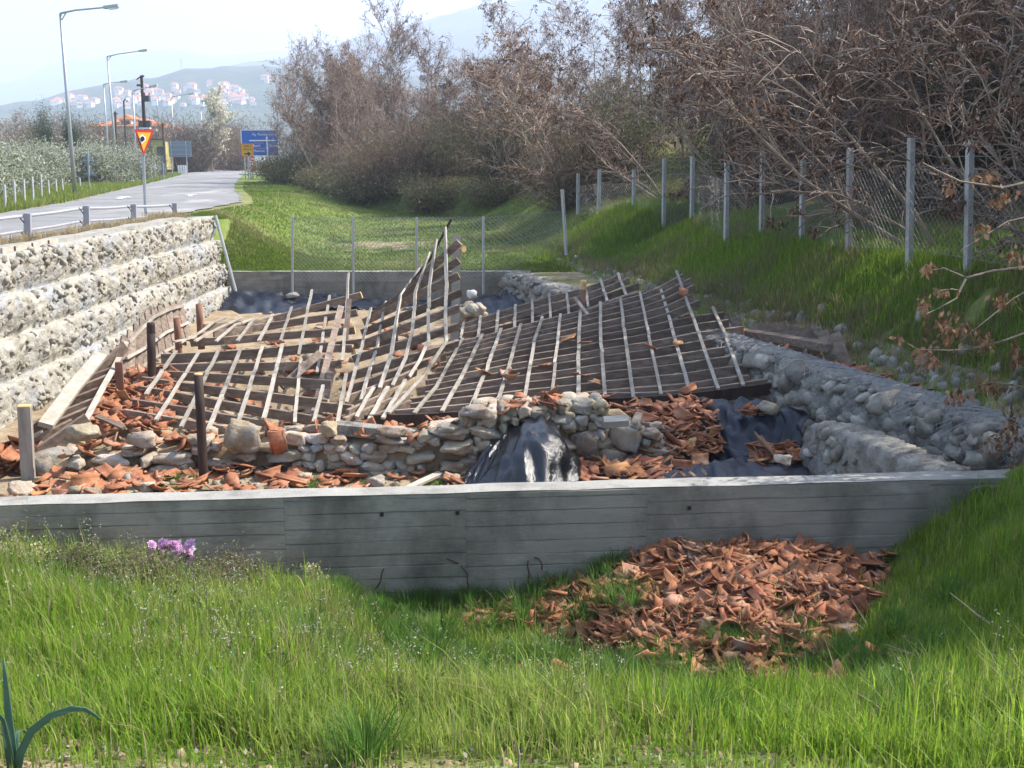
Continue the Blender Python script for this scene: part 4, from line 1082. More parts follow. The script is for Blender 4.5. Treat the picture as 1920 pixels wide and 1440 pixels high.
# ------------------------------------------------------------------ terracotta tiles
def tile_shape(seed, whole=False, curved=False):
    rng = np.random.default_rng(seed)
    if curved:
        pr = [(-.09 * math.cos(a), .085 * math.sin(a)) for a in np.linspace(0.05, math.pi - .05, 7)]
    else:
        pr = [(-.12, .026), (-.094, .03), (-.075, .004), (0, -.004), (.07, .004), (.09, .03), (.12, .008)]
    pr = np.array(pr)
    L = .41
    u0, u1 = (0, 6) if whole else ((0, 6) if rng.random() < .35 else ((0, int(rng.integers(3, 6))) if rng.random() < .5 else (int(rng.integers(1, 4)), 6)))
    pr = pr[u0:u1 + 1]
    n = len(pr)
    if whole: e0, e1 = np.full(n, -L / 2), np.full(n, L / 2)
    else:
        c = rng.uniform(.16, .36); sl = rng.uniform(-.6, .6, 2)
        xs = pr[:, 0] - pr[:, 0].mean()
        e0 = -c / 2 + sl[0] * xs + rng.uniform(-.018, .018, n)
        e1 = c / 2 + sl[1] * xs + rng.uniform(-.018, .018, n)
        if rng.random() < .4: e0 = np.full(n, -c / 2)
    t = .015
    V = np.concatenate([np.stack([pr[:, 0], e, pr[:, 1] + dz], 1) for e in (e0, e1) for dz in (0, -t)])
    a, b, c2, d = 0, n, 2 * n, 3 * n                 # e0 top, e0 bottom, e1 top, e1 bottom
    Q = []
    for j in range(n - 1):
        Q += [(a + j, a + j + 1, c2 + j + 1, c2 + j), (b + j + 1, b + j, d + j, d + j + 1), (a + j + 1, a + j, b + j, b + j + 1), (c2 + j, c2 + j + 1, d + j + 1, d + j)]
    Q += [(a, c2, d, b), (a + n - 1, b + n - 1, d + n - 1, c2 + n - 1)]
    V = V - V.mean(0)
    return V, np.array(Q)
TL = [tile_shape(100 + i) for i in range(16)] + [tile_shape(130 + i, curved=True) for i in range(3)] + [tile_shape(150, whole=True), tile_shape(151, whole=True)]
def tile_mesh(i):
    k = ('tile', i)
    if k not in _sm: _sm[k] = mesh('broken_tile', TL[i][0], TL[i][1], MT['tile'])
    return _sm[k]
TILES = []                                           # (importance, area, shape, pos, rot, scale)
def add_tile(area, x, y, z, rng, tilt=.5, big=1.0, i=None):
    i = int(rng.integers(0, 19)) if i is None else i
    r = rotm(rng.normal(0, tilt), rng.normal(0, tilt), rng.uniform(0, 6.28))
    s = rng.uniform(.75, 1.15) * big
    TILES.append((s / y + (0.0 if i < 19 else .02), area, i, np.array([x, y, z]), r, np.array([s, s, s])))
def add_special(i, px, py, Y, rot, s, label):
    c = P(px, py, Y)
    o = put('broken_tile', tile_mesh(i), None, label=label, cat='roof tile', loc=c)
    if 'rimmed' in label or 'brownish' in label:
        o.data = o.data.copy(); o.data.materials[0] = MT['tile_dusty']
    o.rotation_euler = rot; o.scale = (s, s, s)
rng = np.random.default_rng(41)
n = 0
while n < 2100:
    x, y = rng.uniform(-.5, 3.85), rng.uniform(6.9, 10.35)
    h = float(heap(np.array(x), np.array(y)))
    if y > y_front(x) - .06 or h < .02: continue
    if h < .09 and rng.random() < .55: continue
    add_tile('heap', x, y, Hf(x, y) + rng.uniform(-.02, .1), rng, .48, rng.choice([.42, .62, .85], p=[.35, .4, .25])); n += 1
for k in range(70):                                  # outliers in the grass
    x = rng.uniform(.1, 2.9); y = y_front(x) - rng.uniform(1.8, 3.3)
    add_tile('heap', x, y, Hf(x, y) + .05, rng, .35)
for k in range(400):                                 # in front of the ruined wall
    x = rng.uniform(-6.2, -.6); y = rng.uniform(11.4, 14.2)
    if rng.random() < .45 and x > -2.2: continue
    add_tile('ruin', x, y, Hf(x, y) + rng.uniform(.02, .08), rng, .24, rng.choice([.6, .9, 1.05]), None if rng.random() < .8 else 19)
for k in range(110):                                 # on top of and within the ruined wall
    x = rng.uniform(-6, 1.7); top = np.interp(x, *zip(*RUIN_TOP))
    add_tile('ruin', x, ruin_y(x) + rng.uniform(-.15, .5), top + rng.uniform(-.02, .08), rng, .4, .85)
for k in range(200):                                 # below the right roof edge
    q = P(rng.uniform(1185, 1345), 800, 15.0); x = q.x; y = rng.uniform(14.4, 16.2)
    px = proj(Vector((x, y, -3.8)))[0]
    add_tile('eave', x, y, -4.15 + .42 * sstep(y, 13.9, 15.6) + rng.uniform(0, .12), rng, .35, .9)
for k in range(46):                                  # on the navy membrane and beside the black plastic
    px, py = rng.uniform(1090, 1330), rng.uniform(862, 905)
    y = np.interp(py, [855, 905], [14.4, 13.1]) + rng.uniform(-.1, .1)
    q = P(px, py, y); add_tile('sheet', q.x, q.y, q.z + .03, rng, .3)
for k in range(30):
    px, py = rng.uniform(1415, 1505), rng.uniform(838, 870)
    q = P(px, py, np.interp(py, [838, 870], [14.3, 13.7])); add_tile('sheet', q.x, q.y, q.z + .03, rng, .4)
for k in range(10):
    q = P(rng.uniform(1385, 1430), rng.uniform(766, 778), 15.2); add_tile('sheet', q.x, q.y, q.z + .03, rng, .3, .9)
for k in range(190):                                 # left, round the posts and under the leaning frame
    px, py = rng.uniform(150, 330), rng.uniform(690, 800)
    q = P(px, py, np.interp(py, [690, 800], [18.5, 15.2])); add_tile('left', q.x, q.y, min(q.z, -3.75 + .25 * rng.random()), rng, .4)
for k in range(34):
    q = P(rng.uniform(-20, 40), rng.uniform(845, 890), 14.0); add_tile('left', q.x, q.y + rng.uniform(-.1, .6), min(q.z, -3.9), rng, .4)
for k in range(180):                                 # ditch behind the right gabion
    y = rng.uniform(15.3, 22.5); x = x_gab(y) + rng.uniform(.3, .95)
    add_tile('ditch', x, y, -3.35 + rng.uniform(0, .16) - .1 * (x - x_gab(y)), rng, .35)
for k in range(300):                                 # inside the pit, seen through the lattices
    x, y = rng.uniform(-6.5, 2.5), rng.uniform(15.5, 27)
    if x > x_gab(y) - .6: continue
    add_tile('pit', x, y, Hf(x, y) + .08, rng, .35)
LBL = {'heap': ('broken terracotta roof tile in the big heap against the near concrete wall', 'broken tiles heaped against the near wall'),
       'ruin': ('broken terracotta roof tile lying at the ruined dry-stone wall', 'broken tiles at the ruined wall'),
       'eave': ('dusty red broken tile under the right roof edge', 'broken tiles under the right roof edge'),
       'sheet': ('broken terracotta tile lying on the plastic sheeting', 'broken tiles on the plastic sheeting'),
       'left': ('broken terracotta tile among the posts at the left gabion wall', 'broken tiles at the left gabion wall'),
       'ditch': ('orange broken tile in the ditch beyond the right gabion', 'broken tiles in the ditch'), 'pit': ('broken tile on the pit floor under the lattice', 'broken tiles on the pit floor')}
TILES.sort(key=lambda q: -q[0])
single, rest, cnt = [], [], {}
cap = {'heap': 165, 'ruin': 70, 'sheet': 26, 'eave': 14, 'left': 0, 'ditch': 0, 'pit': 0}
for t in TILES:
    a = t[1]
    if cnt.get(a, 0) < cap[a]: cnt[a] = cnt.get(a, 0) + 1; single.append(t)
    else: rest.append(t)
for _, a, i, p, r, s in single:
    place('broken_tile', tile_mesh(i), p, r, s, label=LBL[a][0], cat='roof tile', group=LBL[a][1])
V, Fc = join_shapes(TL, [(i, p, r, s) for _, a, i, p, r, s in rest if TL[i][1].shape[1] == 4])
put('tile_rubble', mesh('tile_rubble', V, Fc, MT['tile']), kind='stuff', label='smaller terracotta tile rubble in the heap and through the ruin')
add_special(19, 521, 829, 14.05, (R(68), R(4), R(186)), .95, 'tall whole terracotta tile standing upright against the ruined wall')
add_special(20, 1437, 836, 13.9, (R(38), R(25), R(50)), 1.05, 'large brownish tile propped on the navy membrane')
if False: add_special(19, 1205, 1166, 8.15, (0, R(48), R(-86)), 1.05, 'large rimmed tile lying across the front of the heap, nearly whole')
add_special(20, 235, 748, 16.6, (R(60), R(0), R(150)), .9, 'broad curved tile leaning at the brown square post')
add_special(20, 545, 898, 13.0, (R(15), R(5), R(95)), 1.0, 'whole tile lying flat with its hollow up before the ruined wall')
def on_roof(px, py):
    return min(SURF, key=lambda q: (q[0] - px) ** 2 + (q[1] - py) ** 2)
for k, (px, py) in enumerate(((1062, 641), (1098, 648), (905, 702), (950, 702), (1022, 690), (1218, 655), (1272, 648), (1282, 552), (1090, 709), (1120, 722), (1292, 735), (1140, 748), (957, 712))):
    q = on_roof(px, py)
    pt = P(px, py, q[2].y - .05)
    o = put('broken_tile', tile_mesh(19 if k == 0 else k % 16), None, label='broken orange tile still caught on the battens of the large right roof frame', cat='roof tile', group='tiles left on the roof frame', loc=pt + q[3] * .06)
    o.rotation_euler = (R(12 * ((k * 7) % 5 - 2)), R(9 * ((k * 3) % 5 - 2)), R(60 + 41 * k))
    o.scale = (.9, .9, .9)
# ------------------------------------------------------------------ chain-link fences
def chain_link(nm, parent, A, B, z0a, z1a, z0b, z1b, cell, r, sides=3):
    """diagonal wires between two uprights A, B (x, y) with foot and top heights"""
    mb = MB(); A, B = Vector(A), Vector(B)
    L = (B - A).length
    def pt(u, v):
        q = A.lerp(B, u / L); return Vector((q.x, q.y, lerp(lerp(z0a, z0b, u / L), lerp(z1a, z1b, u / L), v / hh)))
    hh = (z1a - z0a + z1b - z0b) / 2
    u = -hh
    while u < L:
        for s in (1, -1):
            a, b = (u, 0.0), (u + hh, hh)
            lo, hi = max(0, -a[0]) if a[0] < 0 else 0, min(hh, L - a[0])
            if hi - lo > .05:
                p, q = (a[0] + lo, lo), (a[0] + hi, hi)
                if s < 0: p, q = (L - p[0], p[1]), (L - q[0], q[1])
                mb.tube([pt(*p), pt(*q)], r, sides, cap=False)
        u += cell
    for v in (.02, .5, .98):
        mb.tube([pt(0, v * hh), pt(L, v * hh)], r * 1.2, sides, cap=False)
    part(nm, mb, MT['wire'], parent)
def far_fence():
    root = thing('chain_link_fence', (-3, 30.7, -3.8), 'low wire mesh fence on thin metal posts along the far concrete wall', 'fence')
    Y = 30.72
    pts = [(440, 406, 548), (548, 406, 551), (662, 406, 551), (781, 407, 552), (906, 406, 552)]
    T = []
    for px, t, b in pts:
        a, c = P(px, t, Y), P(px, b, Y)
        T.append((a, c))
        if px != 440:
            mb = MB(); mb.tube([c, a], .036, 8); part('post', mb, MT['galv'], root)
    a, c = P(1054, 355, 30.9), P(1062, 478, 30.9)
    mb = MB(); mb.tube([c, a], .05, 8); part('post', mb, MT['galv'], root)
    T.append((P(1054, 395, 30.9), c))
    mb = MB(); mb.tube([P(442, 546, 30.6), P(404, 404, 30.9)], .045, 8); part('brace', mb, MT['galv'], root)
    for (a, c), (a2, c2) in zip(T[1:-1], T[2:]):
        top = .25 if False else 0
        chain_link('wire_mesh', root, (a.x, a.y), (a2.x, a2.y), c.z + .35, a.z, c2.z + .35, a2.z, .12, .005)
far_fence()
def right_fence():
    F_ = [(1085, 325, 418, 39), (1125, 318, 424, 37), (1190, 318, 428, 35.5), (1247, 297, 440, 33.3), (1300, 293, 436, 31.2), (1365, 303, 446, 27.5), (1432, 285, 450, 26.8), (1508, 300, 456, 24.5), (1597, 277, 470, 21.8), (1712, 258, 473, 19.5), (1823, 263, 492, 17.9)]
    root = thing('concrete_post_fence', (6, 26, -2), 'tall fence of pale concrete posts with sagging wire mesh along the grassy bank', 'fence')
    T = []
    for px, t, b, Y in F_:
        c = P(px - 1, b, Y); a = P(px, t, Y)
        T.append((a, c))
        w = .10
        mb = MB(); g = Vector((.3, -1, 0))
        mb.beam([c + Vector((0, 0, -.5)), a], g, w, w); part('post', mb, MT['postconc'], root)
    a, c = P(1990, 250, 16.2), P(1990, 520, 16.2)
    T.append((a, c))
    for (a, c), (a2, c2) in zip(T[:-1], T[1:]):
        chain_link('wire_mesh', root, (a.x, a.y), (a2.x, a2.y), c.z + .06, a.z - .45, c2.z + .06, a2.z - .45, .13, .0026)
        mb = MB()
        for d in (.06, .25):
            mb.tube([a - Vector((0, 0, d)), a.lerp(a2, .5) - Vector((0, 0, d + .06)), a2 - Vector((0, 0, d))], .005, 3, cap=False)
        part('barbed_wire', mb, MT['wire'], root)
right_fence()

# ------------------------------------------------------------------ guardrail, lamps, poles, signs
def guardrail():
    root = thing('guardrail', (-10.2, 26, -1.7), 'grey roadside guardrail with four square posts and two pipe rails', 'guardrail')
    pp = [(-40, 407, 475, 19.5), (50, 400, 452, 22.3), (161, 386, 430, 25.8), (250, 383, 417, 29.2), (327, 381, 403, 32.6)]
    T = []
    for k, (px, t, b, Y) in enumerate(pp):
        a, c = P(px, t, Y), P(px, b + 4, Y)
        T.append(a)
        mb = MB(); mb.beam([c - Vector((0, 0, .2)), a], Vector((.2, -1, 0)), .13, .13); part('post', mb, MT['rail'], root)
    for dz, r in ((-.06, .035), (-.36, .028)):
        for a, b in zip(T[:-1], T[1:]):
            mb = MB(); o = Vector((-.11, 0, dz)); mb.tube([a + o, a.lerp(b, .5) + o + Vector((0, 0, -.015)), b + o], r, 8); part('rail', mb, MT['rail'], root)
            for e in (a, b):
                mb = MB(); q = e + o; mb.tube([q + Vector((.04, -.25, .03)), q + Vector((.05, -.12, -.07)), q + Vector((.05, -.03, -.13))], .012, 5); part('wire_tie', mb, MT['rust'], root)
guardrail()
def lamp(base, top, arm, label, Y=None, r=.085, m='galv', head=True):
    b = G(*base) if Y is None else P(base[0], base[1], Y)
    if Y is not None: b.z = Hf(b.x, b.y)
    t = P(top[0], top[1], b.y); t.x = b.x + (t.x - b.x); e = P(arm[0], arm[1], b.y - .1)
    root = thing('street_lamp', b, label, 'street lamp', 'street lamps along the far side of the road')
    mb = MB(); mb.tube([b - Vector((0, 0, .3)), b.lerp(t, .5), t], [r * 1.25, r, r * .7], 10); part('pole', mb, MT[m], root, smooth=True)
    mb = MB(); mb.tube([t, t.lerp(e, .3) + Vector((0, 0, .05)), e], [r * .6, r * .5, r * .45], 8); part('arm', mb, MT[m], root)
    mb = MB(); mb.tube([t - Vector((0, 0, .35)), t.lerp(e, .12)], r * .35, 6); part('bracket', mb, MT[m], root)
    d = (e - t).normalized()
    mb = MB(); mb.beam([e - d * .25, e + d * .1, e + d * .45], Vector((0, 0, 1)), .24, .13, off=.07); head_ = part('lamp_head', mb, MT[m], root)
    mb = MB(); mb.beam([e - d * .02, e + d * .38], Vector((0, 0, 1)), .19, .06, off=-.062); part('lamp_cover', mb, MT['white'], head_)
    return root
lamp((141, 366), (113, 25), (205, 13), 'tallest nearest street lamp at the left, beside the two triangular sign backs')
lamp((221, 336), (201, 106), (266, 95), 'second tallest street lamp, between the nearest lamp and the utility pole')
lamp((205, 316), (194, 158), (231, 153), 'slim pale street lamp just left of the second tallest lamp', Y=100, r=.07)
lamp((257, 338), (249, 171), (285, 162), 'street lamp just left of the dark utility pole, its arm passing behind the pole', Y=88, r=.075)
lamp((329, 323), (321, 182), (357, 176), 'street lamp in front of the grey sign board back', r=.08)
lamp((384, 311), (376, 203), (405, 197), 'farthest street lamp, left of the white blossoming tree', Y=140, r=.07)
def globe_lamp():
    b = P(239, 338, 86); b.z = Hf(b.x, b.y); t = P(232, 190, 86)
    root = thing('park_lamp', b, 'thin dark lamp post with a curled head in front of the orange-roofed house', 'lamp post')
    mb = MB(); mb.tube([b, b.lerp(t, .5), t, t + Vector((.12, 0, .15)), t + Vector((.3, 0, .18))], [.09, .07, .06, .05, .05], 8); part('pole', mb, MT['galv_dark'], root)
    mb = MB(); mb.tube([t + Vector((.25, 0, .22)), t + Vector((.3, 0, .1)), t + Vector((.3, 0, -.08))], [.08, .17, .1], 8); part('lamp_shade', mb, MT['white'], root)
    mb = MB(); q = b.lerp(t, .31); mb.box(q, (.8, .08, .22)); part('sign_plate', mb, MT['white'], root)
globe_lamp()
def utility_pole():
    Y = 100
    b = P(276, 320, Y); b.z = Hf(b.x, b.y); t = P(265, 142, Y)
    root = thing('utility_pole', b, 'dark leaning utility pole with transformer boxes and a crossarm', 'utility pole')
    mb = MB(); mb.tube([b, b.lerp(t, .5), t], [.2, .17, .13], 8); part('pole', mb, MT['burnt_and_shade'], root)
    mb = MB(); mb.tube([P(256, 149, Y), P(268, 141, Y)], .06, 6); mb.tube([P(263, 143, Y), P(270, 143, Y)], .1, 6); part('crossarm', mb, MT['galv_dark'], root)
    mb = MB(); mb.box(P(262, 160, Y), (.5, .2, .18)); part('insulator', mb, MT['galv_dark'], root)
    mb = MB(); q = P(275, 185, Y); mb.box(q, (.55, .5, .5)); mb.tube([q + Vector((-.15, 0, .2)), q + Vector((-.15, 0, .55))], .05, 5); mb.tube([q + Vector((.2, 0, .2)), q + Vector((.28, 0, .5))], .05, 5); part('transformer', mb, MT['galv_dark'], root)
    for px in (265, 279):
        mb = MB(); mb.box(P(px, 233, Y), (.42, .4, .62)); part('equipment_box', mb, MT['galv_dark'], root)
    mb = MB(); mb.box(P(272, 240.5, Y - .3), (1.0, .3, .12)); part('bracket', mb, MT['white'], root)
    mb = MB(); mb.tube([P(272, 244, Y), P(291, 246, Y)], .07, 6); mb.box(P(291, 244, Y), (.3, .3, .2)); part('flood_lamp', mb, MT['galv'], root)
utility_pole()
for top, bot, Y, lb in (((216, 209), (219, 300), 105, 'plain dark wooden pole behind the second tallest street lamp'), ((305, 230), (310, 312), 104, 'brown wooden pole left of the grey sign board back')):
    b, t = P(*bot, Y), P(*top, Y); b.z = min(b.z, Hf(b.x, b.y))
    root = thing('wooden_pole', b, lb, 'pole')
    mb = MB(); mb.tube([b, t], [.14, .11], 8); part('pole', mb, MT['bark_dark'], root)
    mb = MB(); mb.tube([t - Vector((.25, 0, .2)), t - Vector((-.25, 0, .2))], .05, 6); part('crossarm', mb, MT['galv_dark'], root)

def lettering(root, txt, pos, h, m, rotz=0.0, name='lettering', rx=R(90), wfit=None):
    c = bpy.data.curves.new(name, 'FONT'); c.body = txt; c.size = h; c.extrude = .004; c.align_x = 'LEFT'
    c.resolution_u = 2
    c.materials.append(MT[m])
    o = bpy.data.objects.new(name, c); COL.objects.link(o); o.parent = root
    bpy.context.view_layer.update()
    me = bpy.data.meshes.new_from_object(o.evaluated_get(bpy.context.evaluated_depsgraph_get()))
    bpy.data.objects.remove(o); bpy.data.curves.remove(c)
    me.name = name
    w = max(v.co.x for v in me.vertices)
    o = put(name, me, root)
    o.location = Vector(pos) - Vector(root.location); o.rotation_euler = (rx, 0, rotz)
    if wfit: o.scale = (wfit / w, 1, 1)
    return o
def tri_sign():
    Y = 31.0
    b = P(273, 408, Y); t = P(267, 241, Y)
    root = thing('warning_sign', b, 'upside-down red and yellow triangle sign on a grey pole behind the guardrail', 'road sign')
    mb = MB(); mb.tube([b - Vector((0, 0, .2)), b.lerp(t, .5), t], .045, 10); part('pole', mb, MT['galv'], root)
    def tri(s, dy, m, nm):
        cen = P(269.5, 261, Y - .06 - dy)
        k = []
        for px, py in ((256.5, 243), (283, 243), (270, 294)):
            q = P(px, py, Y - .06); q = cen + (q - P(269.5, 261, Y - .06)) * s; k.append(Vector((q.x, q.y + (q.x - cen.x) * 1.2, q.z)))
        d = Vector((.4, -.9, 0)).normalized() * .012
        mb = MB(); mb.add(k + [p + d for p in k], [(0, 1, 2), (5, 4, 3), (0, 3, 4, 1), (1, 4, 5, 2), (2, 5, 3, 0)])
        part(nm, mb, MT[m], root)
    tri(1, 0, 'red', 'plate'); tri(.70, .014, 'yellow', 'inner_panel')
    def quad(pts, dy, m, nm):
        cen = P(269.5, 261, Y - .06 - dy); V = []
        for px, py in pts:
            q = cen + (P(px, py, Y - .06) - P(269.5, 261, Y - .06)); V.append(Vector((q.x, q.y + (q.x - cen.x) * 1.2, q.z)))
        d = Vector((.4, -.9, 0)).normalized() * .006; n = len(V)
        mb = MB(); mb.add(V + [p + d for p in V], [tuple(range(n)), tuple(range(2 * n - 1, n - 1, -1))] + [(i, i + n, (i + 1) % n + n, (i + 1) % n) for i in range(n)]); part(nm, mb, MT[m], root)
    quad([(264, 256), (267, 252), (272, 257), (272, 263), (267, 270), (264, 264)], .034, 'white', 'symbol_ground')
    quad([(265, 259), (267, 255), (270, 257), (271, 262), (268, 266), (265, 264)], .05, 'black', 'symbol')
    mb = MB(); c = P(270, 290, Y - .09); mb.box(c, (.12, .03, .05)); part('clamp', mb, MT['galv'], root)
tri_sign()
def sign_backs():
    b = G(168, 356)
    Y = b.y; t = P(165, 281, Y)
    root = thing('sign_post', b, 'grey backs of two triangular signs on one post beside the nearest street lamp', 'road sign')
    mb = MB(); mb.tube([b, t], .05, 8); part('pole', mb, MT['galv'], root)
    for a, w0, y0, y1 in ((165, 12, 285, 305), (168, 11, 312, 330)):
        k = [P(a, y0, Y + .08), P(a - w0, y1, Y + .08), P(a + w0, y1, Y + .08)]
        d = Vector((0, .02, 0))
        mb = MB(); mb.add(k + [p + d for p in k], [(0, 1, 2), (5, 4, 3), (0, 3, 4, 1), (1, 4, 5, 2), (2, 5, 3, 0)]); part('plate', mb, MT['signback'], root)
        mb = MB(); mb.box(P(a, y1 - 4, Y + .04), (.6, .05, .05)); part('bracket', mb, MT['galv'], root)
sign_backs()
def panel_sign(name, label, x0, y0, x1, y1, Y, m, legs, frame=None, back=False, zfoot=None, cat='road sign', t=.04):
    a, b = P(x0, y0, Y), P(x1, y1, Y)
    c = Vector(((a.x + b.x) / 2, Y, b.z - 1.2))
    root = thing(name, c, label, cat)
    mb = MB(); mb.box(((a.x + b.x) / 2, Y, (a.z + b.z) / 2), (b.x - a.x, t, a.z - b.z)); part('panel', mb, MT[m], root)
    for px in legs:
        q = P(px, y1, Y); f = Hf(q.x, Y) - .2
        mb = MB(); yy = Y - t / 2 - .05 if back else Y + t / 2 + .05
        top = a.z - .05
        mb.tube([(q.x, yy, f), (q.x, yy, top)], .05, 8); part('leg', mb, MT['galv'], root)
    if frame:
        w = .07
        for c2, d in ((((a.x + b.x) / 2, Y - .026, a.z - w / 2), (b.x - a.x + .02, t, w)), (((a.x + b.x) / 2, Y - .026, b.z + w / 2), (b.x - a.x + .02, t, w)), ((a.x + w / 2, Y - .03, (a.z + b.z) / 2), (w, t, a.z - b.z - w * 2)), ((b.x - w / 2, Y - .03, (a.z + b.z) / 2), (w, t, a.z - b.z - w * 2))):
            mb = MB(); mb.box(c2, d); part('border', mb, MT[frame], root)
    return root, a, b
YS = 92.0
root, a, b = panel_sign('direction_sign', 'large blue direction sign with white road diagram naming Ag. Panteleimonas and Skotina', 451, 243, 524, 293, YS, 'blue', (458, 465, 515, 517.5), 'white')
def sgn(px, py): q = P(px, py, YS); return Vector((q.x, YS - .03, q.z))
def bar(a, b, w, m='white', nm='diagram_bar', dy=0.0):
    a, b = sgn(*a), sgn(*b); mb = MB(); a.y -= dy; b.y -= dy
    mb.beam([a, b], Vector((0, -1, 0)), w, .014, off=.01); part(nm, mb, MT[m], root)
bar((500.3, 256), (502.2, 291.5), .135); bar((467.5, 263.6), (517, 263.3), .10, dy=.006)
for tx, px, py, h, m, w in (('Αγ. Παντελεήμονας', 473, 249.5, .26, 'greytext', 2.15), ('Ag. Panteleimonas', 473, 254, .29, 'white', 2.05), ('Παραλία', 476, 270, .27, 'greytext', .85), ('Beach', 474.5, 275.2, .29, 'white', .62), ('Πλαταμώνας', 477, 280, .27, 'greytext', .95), ('Platamonas', 476, 285, .29, 'white', .92), ('Σκοτίνα', 504.5, 270.2, .27, 'greytext', .75), ('Skotina', 504.5, 275.2, .30, 'white', .80)):
    q = sgn(px, py); lettering(root, tx, (q.x, q.y - .012, q.z), h, m, wfit=w)
YY = YS - 2
yroot, a, b = panel_sign('detour_sign', 'square yellow sign with an arrow in front of the blue direction sign', 451.5, 269, 475.5, 293.5, YY, 'yellow', (458, 464, 468), 'orange')
def ysg(px, py): q = P(px, py, YY); return Vector((q.x, YY - .03, q.z))
for tx, px, py, w in (('Αθήνα', 456.5, 276.5, .68), ('Athina', 456.5, 282, .68)):
    q = ysg(px, py); lettering(yroot, tx, (q.x, q.y, q.z), .28, 'black', wfit=w)
mb = MB(); q = ysg(458, 288.5); e = ysg(465, 288.3)
mb.beam([q, e], Vector((0, -1, 0)), .10, .012, off=.008); k = [e + Vector((-.02, -.008, .19)), e + Vector((.28, -.008, 0)), e + Vector((-.02, -.008, -.19))]
mb.add(k + [p + Vector((0, .014, 0)) for p in k], [(0, 1, 2), (5, 4, 3), (0, 3, 4, 1), (1, 4, 5, 2), (2, 5, 3, 0)]); part('arrow', mb, MT['black'], yroot)
def stop_sign(px, py, rpx, Y, label, txt):
    c = P(px, py, Y); r = rpx / F * Y * .98
    f = Hf(c.x, Y)
    root = thing('stop_sign', (c.x, Y, f), label, 'road sign')
    def octo(r, y0, m, nm):
        mb = MB(); mb.prism([(c.x + r * math.cos(R(22.5 + 45 * k)), c.z + r * math.sin(R(22.5 + 45 * k))) for k in range(8)], y0, y0 + .012); part(nm, mb, MT[m], root)
    octo(r, Y, 'white', 'border'); octo(r * .93, Y - .014, 'red', 'plate')
    if txt: lettering(root, 'STOP', (c.x - r * .72, Y - .02, c.z - r * .32), r * .95, 'white', wfit=r * 1.44)
    else:
        mb = MB(); mb.box((c.x, Y - .02, c.z), (r * 1.3, .008, r * .3)); part('bar', mb, MT['white'], root)
    mb = MB(); mb.tube([(c.x, Y + .04, f - .2), (c.x, Y + .04, c.z)], .045, 8); part('pole', mb, MT['galv'], root)
stop_sign(473.5, 315.5, 7.2, 90.5, 'red octagonal STOP sign below the blue direction sign', True)
stop_sign(472.5, 298, 5.2, 110, 'smaller red round sign behind, just above the STOP sign', False)
r_, a, b = panel_sign('small_sign', 'small blue and red square sign right of the STOP sign', 485, 302, 493.5, 311, 100, 'blue', (489.5,), 'white')
mb = MB(); q = P(489.2, 309.6, 99.97); mb.box((q.x, 99.955, q.z), (.34, .012, .08)); part('red_band', mb, MT['red'], r_)
panel_sign('white_board', 'plain white board under the blue direction sign', 478, 293.5, 497, 301, 118, 'white', (480, 496), cat='board')
mb = MB(); c = G(478, 328); mb.box((c.x + .3, c.y, c.z + .06), (3.2, 2.6, .14)); part('traffic_island', mb, MT['concrete_top'], kind='structure', label='pale concrete traffic island under the signs')
root, a, b = panel_sign('sign_board', 'large grey back of a road sign board beside the road', 315.5, 264, 359.5, 294.5, 108, 'signback', (322, 350), back=True)
for py in (272, 281, 289):
    mb = MB(); q = P(337, py, 108 - .1); mb.box((q.x, 107.94, q.z), (2.2, .04, .05)); part('batten', mb, MT['galv'], root)
for k, px in enumerate((334, 338.5, 343, 347)):
    mb = MB(); q = P(px, 305, 112); z = Hf(q.x, 112); mb.beam([(q.x, 112, z - .1), (q.x, 112, z + .95)], Vector((0, -1, 0)), .17, .05)
    o = part('marker_post', mb, MT['white'], label='white marker post standing under the grey sign board', cat='marker post', group='white marker posts under the grey sign board')
panel_sign('sign_board', 'low blue-grey sign back at the roadside right of the triangle sign', 291, 306, 310.5, 326, 86, 'signback', (301, 307), back=True)
panel_sign('sign_board', 'weathered grey board with dark marks in the shrubs left of the second street lamp', 187, 311, 212, 329, 78, 'signback', (195, 205), back=True)
panel_sign('small_sign', 'pale light-blue notice on a post right of the triangle sign', 286.5, 308, 293, 318.5, 84, 'white', (290,))
panel_sign('small_sign', 'white and blue arrow board partly hidden behind the triangle sign pole', 266, 302, 285, 311, 83, 'white', (271, 282))
mb = MB(); q = P(280, 306.5, 82.95); mb.box((q.x, 82.95, q.z), (.3, .02, .25)); part('blue_panel', mb, MT['blue'], bpy.data.objects['small_sign.002'])
panel_sign('small_sign', 'small square sign back on the brown pole beside the road', 297, 292, 306, 302, 103, 'signback', (301.5,), back=True)

